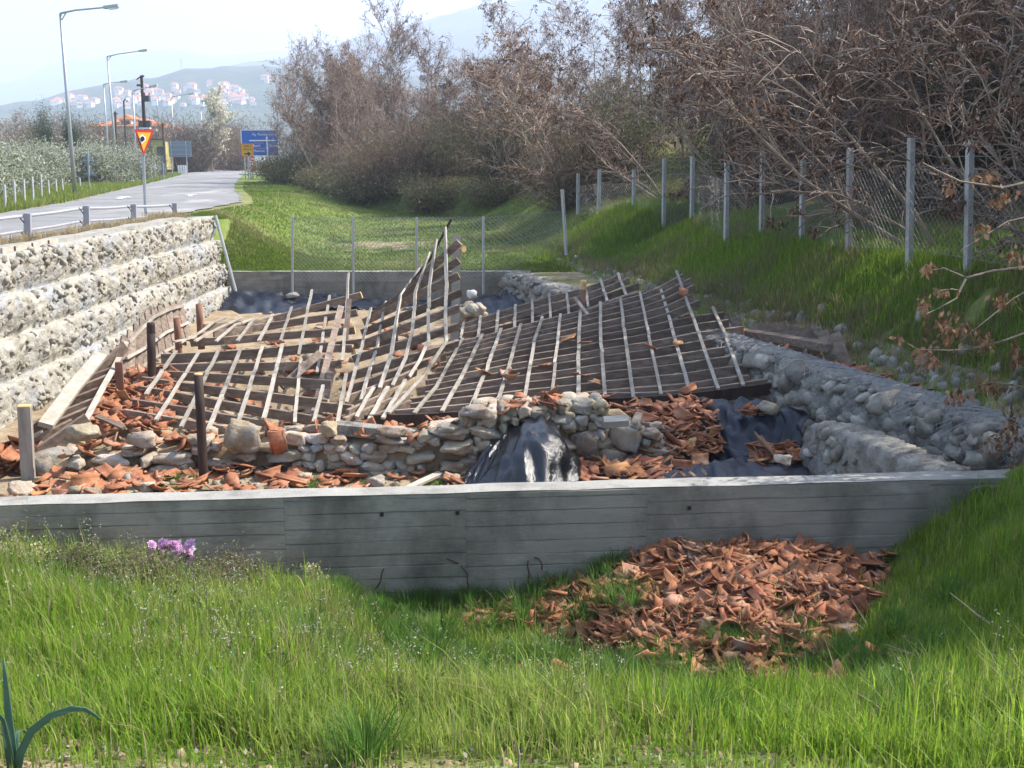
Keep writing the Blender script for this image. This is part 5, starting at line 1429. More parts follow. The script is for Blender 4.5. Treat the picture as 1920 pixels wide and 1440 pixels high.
# ------------------------------------------------------------------ buildings
def hip_house():
    Y = 170.0
    x0, x1 = P(163, 240, Y).x, P(302, 240, Y).x
    z1 = P(230, 236, Y).z; zr = P(230, 219, Y).z
    zg = -2.2
    root = thing('house', ((x0 + x1) / 2, Y + 5, zg), 'white house with a broad orange hipped roof and dormer beyond the street lamps', 'house')
    mb = MB(); mb.box(((x0 + x1) / 2, Y + 5.5, (z1 + zg) / 2), (x1 - x0 - 1.4, 9, z1 - zg)); part('wall', mb, MT['plaster'], root)
    mb = MB(); xa, xb = x0 + 4.2, x1 - 4.2
    V = [(x0, Y, z1), (x1, Y, z1), (x1, Y + 11, z1), (x0, Y + 11, z1), (xa, Y + 5.5, zr), (xb, Y + 5.5, zr), (x0, Y, z1 - .2), (x1, Y, z1 - .2), (x1, Y + 11, z1 - .2), (x0, Y + 11, z1 - .2)]
    mb.add(V, [(0, 1, 5, 4), (1, 2, 5), (2, 3, 4, 5), (3, 0, 4), (9, 8, 7, 6), (0, 6, 7, 1), (1, 7, 8, 2), (2, 8, 9, 3), (3, 9, 6, 0)])
    rf = part('roof', mb, MT['roof'], root)
    q = P(230, 227, Y); cx = q.x
    mb = MB(); mb.box((cx, Y + 2.6, q.z - .2), (1.9, 3, 1.1)); dorm = part('dormer', mb, MT['plaster'], root)
    mb = MB(); mb.box((cx, Y + 1.09, q.z - .15), (1.4, .04, .6)); part('window', mb, MT['glass'], dorm)
    mb = MB(); zt = q.z + .35
    mb.add([(cx - 1.4, Y + .8, zt), (cx + 1.4, Y + .8, zt), (cx + 1.4, Y + 5.4, zt), (cx - 1.4, Y + 5.4, zt), (cx, Y + 1.6, zt + .7), (cx, Y + 5.4, zt + .7)], [(0, 1, 4), (1, 2, 5, 4), (3, 0, 4, 5), (3, 2, 1, 0), (2, 3, 5)]); part('dormer_roof', mb, MT['roof'], dorm)
    for px in (185, 205, 255, 275):
        mb = MB(); q = P(px, 245, Y); mb.box((q.x, Y + .97, z1 - 1.2), (1.0, .06, 1.1)); part('window', mb, MT['glass'], root)
hip_house()
def shed():
    Y = 122.0; a, b = P(283, 262, Y), P(310, 301, Y)
    root = thing('shed', ((a.x + b.x) / 2, Y, b.z), 'dull yellow-green flat-roofed shed behind the triangle sign', 'shed')
    mb = MB(); mb.box(((a.x + b.x) / 2, Y + 1.5, (a.z + b.z - 1) / 2), (b.x - a.x, 3, a.z - b.z + 1)); part('wall', mb, MT['ochre'], root)
    mb = MB(); mb.box(((a.x + b.x) / 2, Y + 1.5, a.z + .05), (b.x - a.x + .4, 3.4, .12)); part('roof', mb, MT['galv_dark'], root)
    mb = MB(); mb.box(((a.x * .35 + b.x * .65), Y - .02, a.z - 1.5), (.7, .04, 1.5)); part('door', mb, MT['galv_dark'], root)
shed()
def village():
    pxs, ks, Vh = HILL1
    rng = np.random.default_rng(51)
    shp = []
    for w, d, h in ((9, 8, 6), (11, 9, 5), (8, 8, 8), (13, 9, 6)):
        mb = MB(); mb.box((0, 0, h / 2 - 1), (w, d, h + 2), mi=0)
        e = .6; mb.add([(-w / 2 - e, -d / 2 - e, h), (w / 2 + e, -d / 2 - e, h), (w / 2 + e, d / 2 + e, h), (-w / 2 - e, d / 2 + e, h), (-w * .22, 0, h + 2.6), (w * .22, 0, h + 2.6)], [(0, 1, 5, 4), (1, 2, 5), (2, 3, 4, 5), (3, 0, 4), (3, 2, 1, 0)], 1)
        for k in (-1, 1): mb.box((k * w * .25, -d / 2 - .03, h * .62), (1.3, .1, 1.5), mi=2)
        shp.append(mb.mesh('village_house', [MT['plaster'], MT['roof'], MT['glass']]))
    spots = []
    for k in range(120):
        a = rng.random()
        if a < .55: px, py = rng.uniform(215, 480), rng.normal(183, 8)
        elif a < .8: px, py = rng.uniform(95, 240), rng.normal(193, 5)
        elif a < .9: px, py = rng.uniform(330, 450), rng.normal(165, 5)
        else: px, py = rng.uniform(480, 690), rng.normal(165, 14)
        spots.append((px, py))
    for px, py in spots:
        j = int(np.clip(np.searchsorted(pxs, px), 1, len(pxs) - 1))
        tz = ray(px, py)[2] / ray(px, py)[1]
        col = Vh[:, j, :]
        el = col[:, 2] / col[:, 1]
        i = np.nonzero(el >= tz)[0]
        if not len(i) or i[0] == 0: continue
        i = i[0]; t = (tz - el[i - 1]) / (el[i] - el[i - 1])
        y = lerp(col[i - 1, 1], col[i, 1], t); q = P(px, py, y)
        o = put('village_house', shp[int(rng.integers(0, 4))], None, label='small white red-roofed house in the village on the far hillside', cat='house', group='village houses on the hillside', loc=q)
        o.rotation_euler = (0, 0, rng.uniform(-.6, .6)); s = rng.uniform(.42, .75); o.scale = (s, s, s)
village()
def pylon(px, top, bot, Y, label):
    b, t = P(px, bot, Y), P(px, top, Y); h = t.z - b.z; w = h * .09
    root = thing('pylon', b, label, 'pylon')
    mb = MB()
    for sx in (-1, 1):
        for sy in (-1, 1): mb.tube([(b.x + sx * w, b.y + sy * w, b.z - 3), (b.x + sx * w * .35, b.y + sy * w * .35, t.z)], h * .008, 4)
    n = 9
    for k in range(n):
        z0, z1 = b.z + h * k / n, b.z + h * (k + 1) / n; a0, a1 = w * (1 - .65 * k / n), w * (1 - .65 * (k + 1) / n)
        for s in (-1, 1): mb.tube([(b.x - s * a0, b.y - a0, z0), (b.x + s * a1, b.y - a1, z1)], h * .004, 3)
    part('tower', mb, MT['galv'], root)
    for q in (.72, .84, .96):
        mb = MB(); mb.tube([(b.x - h * .16, b.y, b.z + h * q), (b.x + h * .16, b.y, b.z + h * q)], h * .007, 4); part('crossarm', mb, MT['galv'], root)
pylon(911, -10, 62, 900, 'lattice power pylon rising among the bare trees at the top middle')
pylon(341, 108, 137, 1400, 'tiny pale power pylon on the skyline above the village')

# ------------------------------------------------------------------ trees and shrubs
def tubes(segs, n=3):
    """segs: list of (p0, p1, r0, r1) -> V, F"""
    S = np.array([[*a, *b, c, d] for a, b, c, d in segs])
    a, b, r0, r1 = S[:, :3], S[:, 3:6], S[:, 6], S[:, 7]
    t = b - a; t /= np.linalg.norm(t, axis=1, keepdims=True) + 1e-9
    ref = np.where(np.abs(t[:, 2:3]) < .9, np.array([[0, 0, 1.]]), np.array([[1., 0, 0]]))
    u = np.cross(t, ref); u /= np.linalg.norm(u, axis=1, keepdims=True); v = np.cross(t, u)
    V = []
    for c, r in ((a, r0), (b, r1)):
        for k in range(n):
            th = 2 * math.pi * k / n
            V.append(c + (u * math.cos(th) + v * math.sin(th)) * r[:, None])
    V = np.stack(V, 1).reshape(-1, 3)
    base = np.arange(len(S))[:, None] * 2 * n
    Fc = np.concatenate([base + np.array([[k, (k + 1) % n, n + (k + 1) % n, n + k]]) for k in range(n)])
    return V, Fc
def leaves(pts, rng, L, W, hang=.7, flat=False):
    n = len(pts); P0 = np.asarray(pts)
    d = rng.normal(size=(n, 3)); d[:, 2] -= hang * 2; d /= np.linalg.norm(d, axis=1, keepdims=True)
    s = rng.normal(size=(n, 3)); s -= d * (s * d).sum(1, keepdims=True); s /= np.linalg.norm(s, axis=1, keepdims=True)
    l = L * rng.uniform(.6, 1.3, (n, 1)); w = W * rng.uniform(.7, 1.3, (n, 1))
    V = np.stack([P0, P0 + d * l * .5 + s * w * .5, P0 + d * l, P0 + d * l * .5 - s * w * .5], 1).reshape(-1, 3)
    return V, np.arange(n * 4).reshape(n, 4)
def grow_tree(seed, height, spread=.45, lean=(0, 0), limbs=9, twig=3, droop=0.0, rmin=.006, r0=.09, dense=1.0, stems=1):
    rng = random.Random(seed)
    big, fine, tips = [], [], []
    def branch(p, d, L, r, lvl, n):
        q = Vector(p); d = Vector(d).normalized()
        pts = [q.copy()]
        for k in range(n):
            d = (d + Vector((rng.uniform(-1, 1), rng.uniform(-1, 1), rng.uniform(-1, 1))) * (.16 + .05 * lvl) + Vector((0, 0, .04 - droop * .08 * lvl))).normalized()
            nq = q + d * (L / n)
            ra, rb = r * (1 - .8 * k / n), r * (1 - .8 * (k + 1) / n)
            (big if lvl < 2 else fine).append((q[:], nq[:], max(ra, rmin), max(rb, rmin)))
            q = nq; pts.append(q.copy())
            nc = 0
            if lvl == 0 and (k > 0 or stems > 1): nc = max(1, limbs // n) if k < n - 1 else 2
            elif lvl == 1: nc = twig if k else 1
            elif lvl == 2: nc = max(1, int(round(2.2 * dense)))
            elif lvl == 3: nc = 1 if rng.random() < .55 * dense else 0
            for c in range(nc):
                a = rng.uniform(0, 6.28)
                side = Vector((math.cos(a), math.sin(a), rng.uniform(-.1, .8)))
                nd = (d * rng.uniform(.5, 1.0) + side * rng.uniform(.5, 1.0) * (spread + .5)).normalized()
                f = {0: .5, 1: .48, 2: .5, 3: .5}[lvl]
                if lvl < 4: branch(q - d * (L / n) * rng.random(), nd, L * f * rng.uniform(.7, 1.15) * (1 - .35 * k / n if lvl == 0 else 1), max(rb * .62, rmin), lvl + 1, {0: 4, 1: 4, 2: 3, 3: 2}[lvl])
        if lvl >= 2: tips.append(q[:])
    for s in range(stems):
        a = rng.uniform(0, 6.28); l = .0 if stems == 1 else rng.uniform(.15, .6)
        branch((.12 * math.cos(a) * (stems > 1), .12 * math.sin(a) * (stems > 1), -.2), (lean[0] + l * math.cos(a), lean[1] + l * math.sin(a), 1), height * rng.uniform(.75, 1.05), r0 * rng.uniform(.7, 1.05), 0, 6)
    return big, fine, tips
TREES = []
def tree_kind(seed, height, leafn, leafcol, leafsize=(.13, .035), clump=3, **kw):
    big, fine, tips = grow_tree(seed, height, **kw)
    rng = np.random.default_rng(seed)
    bv, bf = tubes(big, 5)
    fv, ff = tubes(fine, 3)
    tr = mesh('trunk', bv, bf, MT[kw.get('bark', 'bark')] if 'bark' in kw else MT['bark'], smooth=True)
    tp = np.array(tips)
    fs = [ff]; vs = [fv]; mi = [np.zeros(len(ff), int)]
    if leafn:
        cen = tp[rng.integers(0, len(tp), leafn // clump)]
        pts = np.repeat(cen, clump, 0) + rng.normal(0, .07, (len(cen) * clump, 3))
        lv, lf = leaves(pts, rng, *leafsize)
        vs.append(lv); fs.append(lf + len(fv)); mi.append(np.ones(len(lf), int))
    V = np.concatenate(vs)
    cols = np.zeros((len(V), 3)); cols[:] = .2
    if leafn:
        c = np.array(leafcol)[rng.integers(0, len(leafcol), len(lf))]
        cols[len(fv):] = np.repeat(c * rng.uniform(.7, 1.25, (len(c), 1)), 4, 0)
    cr = mesh('crown', V, fs, [MT['twig'], MT['deadleaf']], midx=np.concatenate(mi), cols=cols)
    TREES.append((tr, cr, height))
    return len(TREES) - 1
BROWN = [(.11, .058, .038), (.16, .088, .058), (.085, .046, .032), (.24, .155, .105)]
K_BARE = [tree_kind(200 + i, 8.2, 5200, BROWN, (.15, .05), 8, lean=(rx, ry), r0=.085, limbs=9, rmin=.011, stems=3, spread=.6, droop=.5, twig=2, dense=.9) for i, (rx, ry) in enumerate(((-.25, -.1), (.1, 0), (-.5, -.2), (.0, .1), (-.2, .15)))]
print('TREE FACES', [len(t[1].polygons) for t in TREES])
K_THIN = [tree_kind(220 + i, 9.0, 1200, BROWN, lean=(rx, 0), r0=.075, limbs=8, spread=.25, rmin=.008) for i, rx in enumerate((-.1, .12, -.3))]
K_ARCH = [tree_kind(260 + i, 8.5, 3200, BROWN, (.16, .05), 9, lean=(-.75 - .2 * i, -.1), r0=.085, limbs=6, rmin=.015, spread=.35, droop=.9, stems=2, twig=2, dense=.5) for i in range(3)]
K_BLOS = tree_kind(240, 9.5, 5200, [(.62, .58, .48), (.70, .66, .60), (.45, .48, .30)], (.2, .14), 4, spread=.35, limbs=12, rmin=.014, r0=.14)
def add_tree(k, x, y, s, rz, label, group=None, z=None, cat='tree', name='bare_tree', tilt=(0, 0)):
    tr, cr, h = TREES[k]
    root = thing(name, (x, y, Hf(x, y) if z is None else z), label, cat, group, (tilt[0], tilt[1], rz))
    put('trunk', tr, root); put('crown', cr, root)
    root.scale = (s, s, s)
    return root
def shrub_kind(seed, rx, rz, n, L, W, cols, stems=26, hang=-.3, lumps=9, m='leaf'):
    rng = np.random.default_rng(seed)
    cen = rng.normal(0, .45, (lumps, 3)) * [rx, rx, rz * .5] + [0, 0, rz * .55]
    cen[:, 2] = np.clip(cen[:, 2], rz * .15, rz * .85)
    segs = []
    for c in cen:
        for q in range(max(1, stems // lumps)):
            e = c + rng.normal(0, .2, 3) * [rx, rx, rz]; b = np.array([rng.normal(0, .12) * rx, rng.normal(0, .12) * rx, -.1]); m_ = (b + e) / 2 + rng.normal(0, .1, 3) * rx
            segs += [(b, m_, .025, .016), (m_, e, .016, .007)]
    tv, tf = tubes(segs, 4)
    pts = cen[rng.integers(0, lumps, n)] + rng.normal(0, 1, (n, 3)) * np.array([rx * .33, rx * .33, rz * .21])
    pts[:, 2] = np.abs(pts[:, 2])
    lv, lf = leaves(pts, rng, L, W, hang)
    c = np.array(cols)[rng.integers(0, len(cols), n)] * rng.uniform(.65, 1.3, (n, 1))
    st = mesh('stem', tv, tf, MT['bark_dark'])
    fo = mesh('foliage', lv, lf, MT[m], cols=np.repeat(c, 4, 0))
    return st, fo
SHR = {'olive': [shrub_kind(300 + i, 1.6, 2.2, 9000, .16, .022, [(.07, .095, .03), (.10, .12, .045), (.06, .075, .035), (.15, .14, .07)]) for i in range(3)],
       'brown': [shrub_kind(310 + i, 1.9, 2.6, 5200, .30, .02, [(.24, .165, .115), (.16, .10, .07), (.33, .25, .185), (.10, .075, .05), (.12, .115, .055)], stems=130, lumps=16) for i in range(3)],
       'dark': [shrub_kind(320 + i, 2.6, 4.6, 14000, .22, .07, [(.022, .035, .014), (.035, .05, .02), (.05, .05, .025)], stems=40, lumps=14) for i in range(2)],
       'pale': [shrub_kind(330 + i, 1.7, 3.0, 6500, .2, .10, [(.36, .36, .30), (.27, .30, .19), (.46, .45, .39), (.13, .17, .07)], stems=30, lumps=13) for i in range(3)],
       'conifer': [shrub_kind(340, 1.1, 4.6, 9000, .2, .04, [(.03, .055, .02), (.05, .075, .03)], lumps=12)],
       'bramble': [shrub_kind(350 + i, 1.2, 1.0, 5000, .10, .06, [(.12, .15, .05), (.17, .17, .08), (.24, .18, .12), (.16, .12, .08)], stems=30, hang=-.1) for i in range(2)]}
def add_shrub(kind, i, x, y, s, rz, label, group, cat='shrub', name=None, z=None, sz=1.0):
    st, fo = SHR[kind][i % len(SHR[kind])]
    root = thing(name or {'pale': 'orchard_tree', 'conifer': 'conifer', 'dark': 'evergreen_tree'}.get(kind, 'shrub'), (x, y, (Hf(x, y) if z is None else z) - .05), label, cat, group, (0, 0, rz))
    put('stem' if kind not in ('pale', 'dark', 'conifer') else 'trunk', st, root); put('foliage' if kind not in ('pale', 'dark', 'conifer') else 'crown', fo, root)
    root.scale = (s, s, s * sz)
    return root
rng = np.random.default_rng(61)
def edge_x(y): return float(np.interp(y, FOOT_Y, FOOT_X))
def fence_x(y): return float(np.interp(y, [10, 16.2, 18, 19.6, 22.2, 26, 31, 34, 39, 42], [9.5, 8.4, 7.75, 7.35, 7.05, 6.9, 5.4, 4.2, 2.5, 1.5]))
G1 = 'bare brown trees on the wooded slope beyond the concrete fence'
def inview(x, y, m=3.0): return abs(x) < y * .52 + m
spots = []
for y0, y1, n, d0, d1 in ((15.5, 24, 9, 1.2, 8), (24, 34, 12, 1.0, 11), (34, 48, 18, 3.0, 16), (48, 64, 18, 1.2, 14), (64, 92, 16, .6, 14)):
    for k in range(n):
        y = rng.uniform(y0, y1)
        x = (fence_x(y) if y < 40 else edge_x(y) + 1) + rng.uniform(d0, d1)
        spots.append((x, y))
for k, (x, y) in enumerate(spots):
    kk = K_BARE[k % 5] if rng.random() < (.45 if y < 30 else .75) else K_THIN[k % 3]
    near = (x - fence_x(y)) if y < 34 else x - edge_x(y)
    s = min(rng.uniform(.85, 1.15), .52 + .06 * near) if y < 34 else rng.uniform(.75, 1.08) * (1 - .018 * near) * (.84 if y > 60 else 1)
    if kk in K_THIN: s *= 1.1
    lb = ('bare brown tree with hanging dead leaves close behind the concrete post fence', 'bare trees close behind the concrete post fence') if y < 34 else (('bare brown tree in the thicket above the field', 'bare trees in the thicket above the field') if y < 64 else ('bare brown tree in the thicket beside the road', 'bare trees in the thicket beside the road'))
    add_tree(kk, x, y, s, rng.uniform(-.7, .7), *lb)
for k in range(11):                                  # pale limbs arching out over the fence
    y = [17.5, 19.5, 21, 23.5, 26, 28.5, 31, 33, 37, 41, 46][k]; x = (fence_x(y) if y < 40 else edge_x(y)) + [1.6, 2.4, 1.2, 3, 1.8, 2.6, 1.5, 3, 2, 2.5, 2.2][k]
    add_tree(K_ARCH[k % 3], x, y, rng.uniform(.62, .85), rng.uniform(-.5, .5), 'bare tree with long pale limbs arching over the concrete post fence', 'trees with pale limbs arching over the fence')
for k in range(9):                                   # thin saplings at the road end of the thicket
    y = rng.uniform(58, 84); x = edge_x(y) + rng.uniform(.2, 3)
    add_tree(K_THIN[k % 3], x, y, rng.uniform(.75, 1.05), rng.uniform(0, 6), 'slender bare tree at the road end of the thicket behind the blue sign', 'slender bare trees behind the blue sign')
for k in range(34):
    y = rng.uniform(16, 84); x = (fence_x(y) if y < 40 else edge_x(y)) + rng.uniform(.6, 9)
    add_shrub('brown', k, x, y, rng.uniform(.7, 1.25), rng.uniform(0, 6), 'brown twiggy shrub under the bare trees of the thicket', 'brown shrubs under the bare trees')
for k in range(15):
    y = rng.uniform(22, 60); x = (fence_x(y) if y < 40 else edge_x(y)) + rng.uniform(3, 11)
    add_shrub('olive', k, x, y, rng.uniform(.8, 1.4), rng.uniform(0, 6), 'olive green broom shrub among the bare trees of the thicket', 'olive green shrubs among the bare trees', sz=1.25)
for k in range(15):
    y = rng.uniform(16, 46); x = fence_x(min(y, 40)) + rng.uniform(13, 20) + (y - 16) * .12
    add_shrub('dark', k, x, y, rng.uniform(.9, 1.35), rng.uniform(0, 6), 'dense dark evergreen tree at the back of the wooded slope on the right', 'dark evergreens at the back of the slope', cat='tree')
for k in range(4):                                   # trees beside the viewer on the right that shade the lawn and the ditch
    x, y = [(7.7, 8.75), (10.6, 13.2), (12.6, 16.8), (8.7, 11.3)][k]
    add_shrub('dark', k, x, y, [.74, .7, .75, .56][k], k * 1.3, 'dark evergreen tree standing right of the near lawn', 'dark evergreens right of the lawn', cat='tree', sz=1.35)
for k in range(16):                                  # low bramble along the thicket's edge by the road and field
    t = k / 15.0; y = lerp(80, 50, t); x = edge_x(y) + rng.uniform(-.3, 1.8)
    add_shrub('bramble', k, x, y, rng.uniform(1.0, 1.7), rng.uniform(0, 6), 'low bramble bush at the edge of the thicket behind the field', 'bramble bushes at the thicket edge')
# orchard left of the road, its stakes, and the trees behind
for k in range(26):
    if k < 12: px, py = 8 + k * 17 + rng.uniform(-5, 5), 392 - k * 4.2
    else: px, py = rng.uniform(0, 260), rng.uniform(322, 345)
    c = G(px, min(py, 396)) if k < 12 else P(px, py, rng.uniform(68, 100))
    x, y = (c.x - 3.4, c.y + 1.5) if k < 12 else (c.x, c.y)
    add_shrub('pale', k, x, y, rng.uniform(.58, .82), rng.uniform(0, 6), 'pale blossoming orchard tree in the row left of the road', 'pale orchard trees left of the road', cat='tree')
for k, (px, b, t) in enumerate(((10, 392, 346), (28, 388, 340), (46, 383, 336), (62, 380, 331), (78, 374, 327), (92, 368, 338), (106, 365, 336), (118, 361, 335), (151, 353, 333))):
    c = G(px, b); mb = MB(); mb.tube([c - Vector((0, 0, .2)), P(px - 2, t, c.y)], .055, 6)
    part('orchard_stake', mb, MT['postconc'], label='thin pale stake in the row in front of the orchard trees', cat='stake', group='stakes along the orchard')
c = G(399, 303); add_tree(K_BLOS, P(398, 303, 128).x, 128, 1.0, .4, 'tall white blossoming tree beside the road left of the blue sign', z=Hf(P(398, 303, 128).x, 128), name='blossoming_tree')
for px, Y, s, lb in ((84, 92, .85, 'small dark conifer behind the orchard, farther left'), (138, 95, .8, 'small dark conifer directly behind the nearest street lamp')):
    q = P(px, 300, Y); add_shrub('conifer', 0, q.x, Y, s, px, lb, None, cat='tree', z=P(px, 262 + 20, Y).z - 1.0)
for k in range(24):
    px = rng.uniform(-20, 470); Y = rng.uniform(135, 210); x = P(px, 300, Y).x
    if 195 < px < 300 and Y < 172: continue
    add_tree((K_BARE + K_THIN)[k % 8], x, Y, rng.uniform(.6, .9), rng.uniform(0, 6), 'hazy bare tree in the line of trees beyond the orchard', 'bare trees beyond the orchard', z=-1.9)
for k in range(20):
    px = rng.uniform(-20, 470); Y = rng.uniform(128, 165); x = P(px, 300, Y).x
    if 250 < px < 312 and Y > 118: Y = 150
    add_shrub('brown', k, x, Y, rng.uniform(1.6, 2.6), rng.uniform(0, 6), 'reddish brown bush in the belt beyond the orchard', 'brown bushes beyond the orchard', z=-1.9)
for k in range(12):
    px = rng.uniform(165, 330); c = P(px, 330, rng.uniform(80, 112)); 
    if px > 225: px2 = px
    add_shrub('bramble' if k % 2 else 'olive', k, c.x - 1.5, c.y + 4, rng.uniform(.7, 1.1), rng.uniform(0, 6), 'green roadside bush among the signs left of the road', 'green bushes left of the road')
# ------------------------------------------------------------------ branch reaching in from a tree right of the picture
def near_tree():
    x, y = 8.6, 11.6
    root = thing('bare_tree', (x, y, Hf(x, y)), 'leaning tree whose thin branches with dead leaves reach in from the right edge', 'tree')
    o = np.array(root.location)
    mb = MB(); top = Vector((8.1, 11.5, .5))
    mb.tube([Vector((x, y, o[2] - .2)), Vector((8.5, 11.6, -1.2)), top, Vector((7.7, 11.4, 2.0)), Vector((7.5, 11.5, 3.6))], [.12, .10, .08, .055, .03], 8); part('trunk', mb, MT['bark'], root, smooth=True)
    rng = np.random.default_rng(71)
    def br(pts, r0, Y0=11.2, Y1=10.8, nm='branch', lf=0, ls=(.13, .05), root_from=None):
        W = [P(px, py, lerp(Y0, Y1, k / (len(pts) - 1))) for k, (px, py) in enumerate(pts)]
        if root_from is not None: W.insert(0, root_from)
        mb = MB(); mb.tube(W, [lerp(r0, r0 * .25, k / (len(W) - 1)) for k in range(len(W))], 6)
        part(nm, mb, MT['bark'], root)
        return W
    br([(1935, 500), (1862, 508), (1812, 521), (1770, 503), (1745, 507)], .022, root_from=Vector((8.3, 11.5, -1.3)))
    br([(1812, 521), (1800, 545), (1793, 560), (1760, 578), (1738, 588)], .014)
    br([(1800, 545), (1785, 542), (1760, 545)], .009)
    br([(1935, 620), (1880, 640), (1820, 655), (1780, 657), (1720, 655), (1686, 634)], .016, root_from=Vector((8.35, 11.5, -1.9)))
    br([(1945, 730), (1900, 722), (1862, 716), (1835, 722)], .014, root_from=Vector((8.4, 11.5, -2.4)))
    br([(1935, 340), (1880, 352), (1800, 340), (1762, 322), (1730, 305)], .022, 11.3, 10.9, root_from=Vector((8.2, 11.5, -.2)))
    br([(1935, 405), (1890, 415), (1850, 440), (1800, 470)], .014, root_from=Vector((8.3, 11.5, -.8)))
    br([(1935, 540), (1900, 560), (1850, 600), (1800, 640)], .012, root_from=Vector((8.3, 11.5, -1.6)))
    pts = []
    for px, py, n, w, h in ((1740, 500, 14, 22, 14), (1734, 575, 22, 10, 26), (1765, 545, 10, 20, 10), (1800, 615, 40, 30, 28), (1770, 605, 22, 14, 30), (1845, 640, 26, 20, 22), (1730, 660, 26, 18, 22), (1750, 672, 16, 12, 14), (1690, 636, 8, 10, 8), (1880, 560, 20, 24, 18),
                            (1860, 720, 30, 34, 20), (1795, 740, 26, 26, 16), (1900, 800, 44, 26, 34), (1870, 830, 26, 30, 24), (1905, 660, 22, 14, 26), (1905, 480, 18, 22, 16), (1850, 330, 22, 26, 14), (1780, 345, 14, 14, 20), (1880, 370, 22, 20, 20), (1840, 425, 12, 16, 12), (1905, 880, 26, 20, 26)):
        for k in range(n * 2):
            q = P(rng.normal(px, w * .5), rng.normal(py, h * .5), rng.uniform(10.7, 11.5)); pts.append(q[:])
    lv, lf = leaves(np.array(pts), rng, .085, .04, .9)
    c = np.array([(.16, .085, .045), (.24, .13, .075), (.12, .06, .035), (.30, .19, .12)])[rng.integers(0, 4, len(lf))]
    put('dead_leaves', mesh('dead_leaves', lv - o, lf, MT['deadleaf'], cols=np.repeat(c, 4, 0)), root)
near_tree()

# ------------------------------------------------------------------ grass
def blades(pos, h, w, bend, rng, cols, seg=2, dirs=None):
    n = len(pos)
    th = rng.uniform(0, 2 * math.pi, n) if dirs is None else dirs
    side = np.stack([np.cos(th), np.sin(th), np.zeros(n)], 1)
    fw_ = np.stack([-np.sin(th), np.cos(th), np.zeros(n)], 1)
    V = []
    for k in range(seg + 1):
        t = k / seg
        c = pos + fw_ * (bend * t * t * h)[:, None]
        c = c + np.array([0, 0, 1.0]) * (h * t * (1 - .25 * np.minimum(1, np.abs(bend)) * t))[:, None]
        if k < seg:
            ww = (w * (1 - .45 * t) * .5)[:, None]
            V += [c - side * ww, c + side * ww]
        else: V.append(c)
    V = np.stack(V, 1).reshape(-1, 3)
    m = 2 * seg + 1
    b = np.arange(n)[:, None] * m
    F4 = [b + np.array([[2 * k, 2 * k + 1, 2 * k + 3, 2 * k + 2]]) for k in range(seg - 1)]
    F3 = b + np.array([[2 * seg - 2, 2 * seg - 1, 2 * seg]])
    return V, F4, F3, np.repeat(cols, m, 0)
def grass_obj(name, label, P3, h, w, bend, cols, rng, seg=2, dirs=None, m='grass'):
    V, F4, F3, C = blades(P3, h, w, bend, rng, cols, seg, dirs)
    return put(name, mesh(name, V, F4 + [F3], MT[m], cols=C), kind='stuff', label=label)
rng = np.random.default_rng(81)
GREEN = np.array([(.185, .305, .026), (.235, .36, .034), (.14, .26, .025), (.285, .37, .05), (.21, .275, .055)])
def near_lawn():
    n = 300000
    v = rng.random(n)
    y = 3.2 + (10.5 - 3.2) * v ** .8
    x = rng.uniform(-1, 1, n) * (y * .52 + .8)
    keep = (y < y_front(x) - .03) & (x < 7.6)
    hp = heap(x, y)
    keep &= (hp < .02) | (rng.random(n) < .03)
    cl = vnoise(x, y, .55, 3) + .5 * vnoise(x, y, .22, 9)
    keep &= rng.random(n) < np.clip(.62 + .45 * cl, .12, 1)
    # thin, bare soil by the viewer, trodden spot by the heap
    bare = np.exp(-(((x + .45) / .55) ** 2 + ((y - 4.35) / .28) ** 2)) + .8 * np.exp(-(((x - .3) / .5) ** 2 + ((y - 4.2) / .2) ** 2)) + .9 * np.exp(-(((x + 1.95) / .45) ** 2 + ((y - 4.0) / .35) ** 2))
    keep &= (rng.random(n) > bare) & (rng.random(n) < np.where((y < 4.6) & (np.abs(x + .6) < 1.9), .45, 1))
    x, y, cl = x[keep], y[keep], cl[keep]
    z = H(x, y) - .01
    n = len(x)
    h = rng.gamma(8, .0225, n) * np.clip(1 + .4 * cl, .55, 1.6)
    h *= np.where((y < 4.7) & (np.abs(x + .6) < 2.4), .6 + .4 * sstep(y, 4.3, 4.7), 1.0) * np.where((x > -1.1) & (x < 4), np.interp(y, [4, 5, 6.5, 8, 10], [.95, 1.1, .85, .6, .55]), np.interp(y, [4, 5, 6.5, 8, 10], [.95, 1.1, 1.0, .95, .9]))
    h *= np.where((x < -3) & (y > 8), 1.1, 1)
    dry = (rng.random(n) < np.clip(np.where(x < -.8, .13, .04) + .2 * vnoise(x, y, .8, 15), .02, .6))
    c = GREEN[rng.integers(0, 5, n)] * rng.uniform(.75, 1.25, (n, 1))
    c[dry] = np.array([.44, .37, .19]) * rng.uniform(.6, 1.2, (dry.sum(), 1))
    ol = sstep(vnoise(x, y, 1.4, 6), -.1, .7) * (x < .5)
    c = c * (1 - .35 * ol[:, None]) + np.array([.27, .27, .10]) * (.5 * ol[:, None])
    grass_obj('lawn_grass', 'long bright green grass growing in front of the concrete wall', np.stack([x, y, z], 1), h, rng.uniform(.0045, .0105, n), rng.normal(0, .45, n), c, rng, 3)
near_lawn()
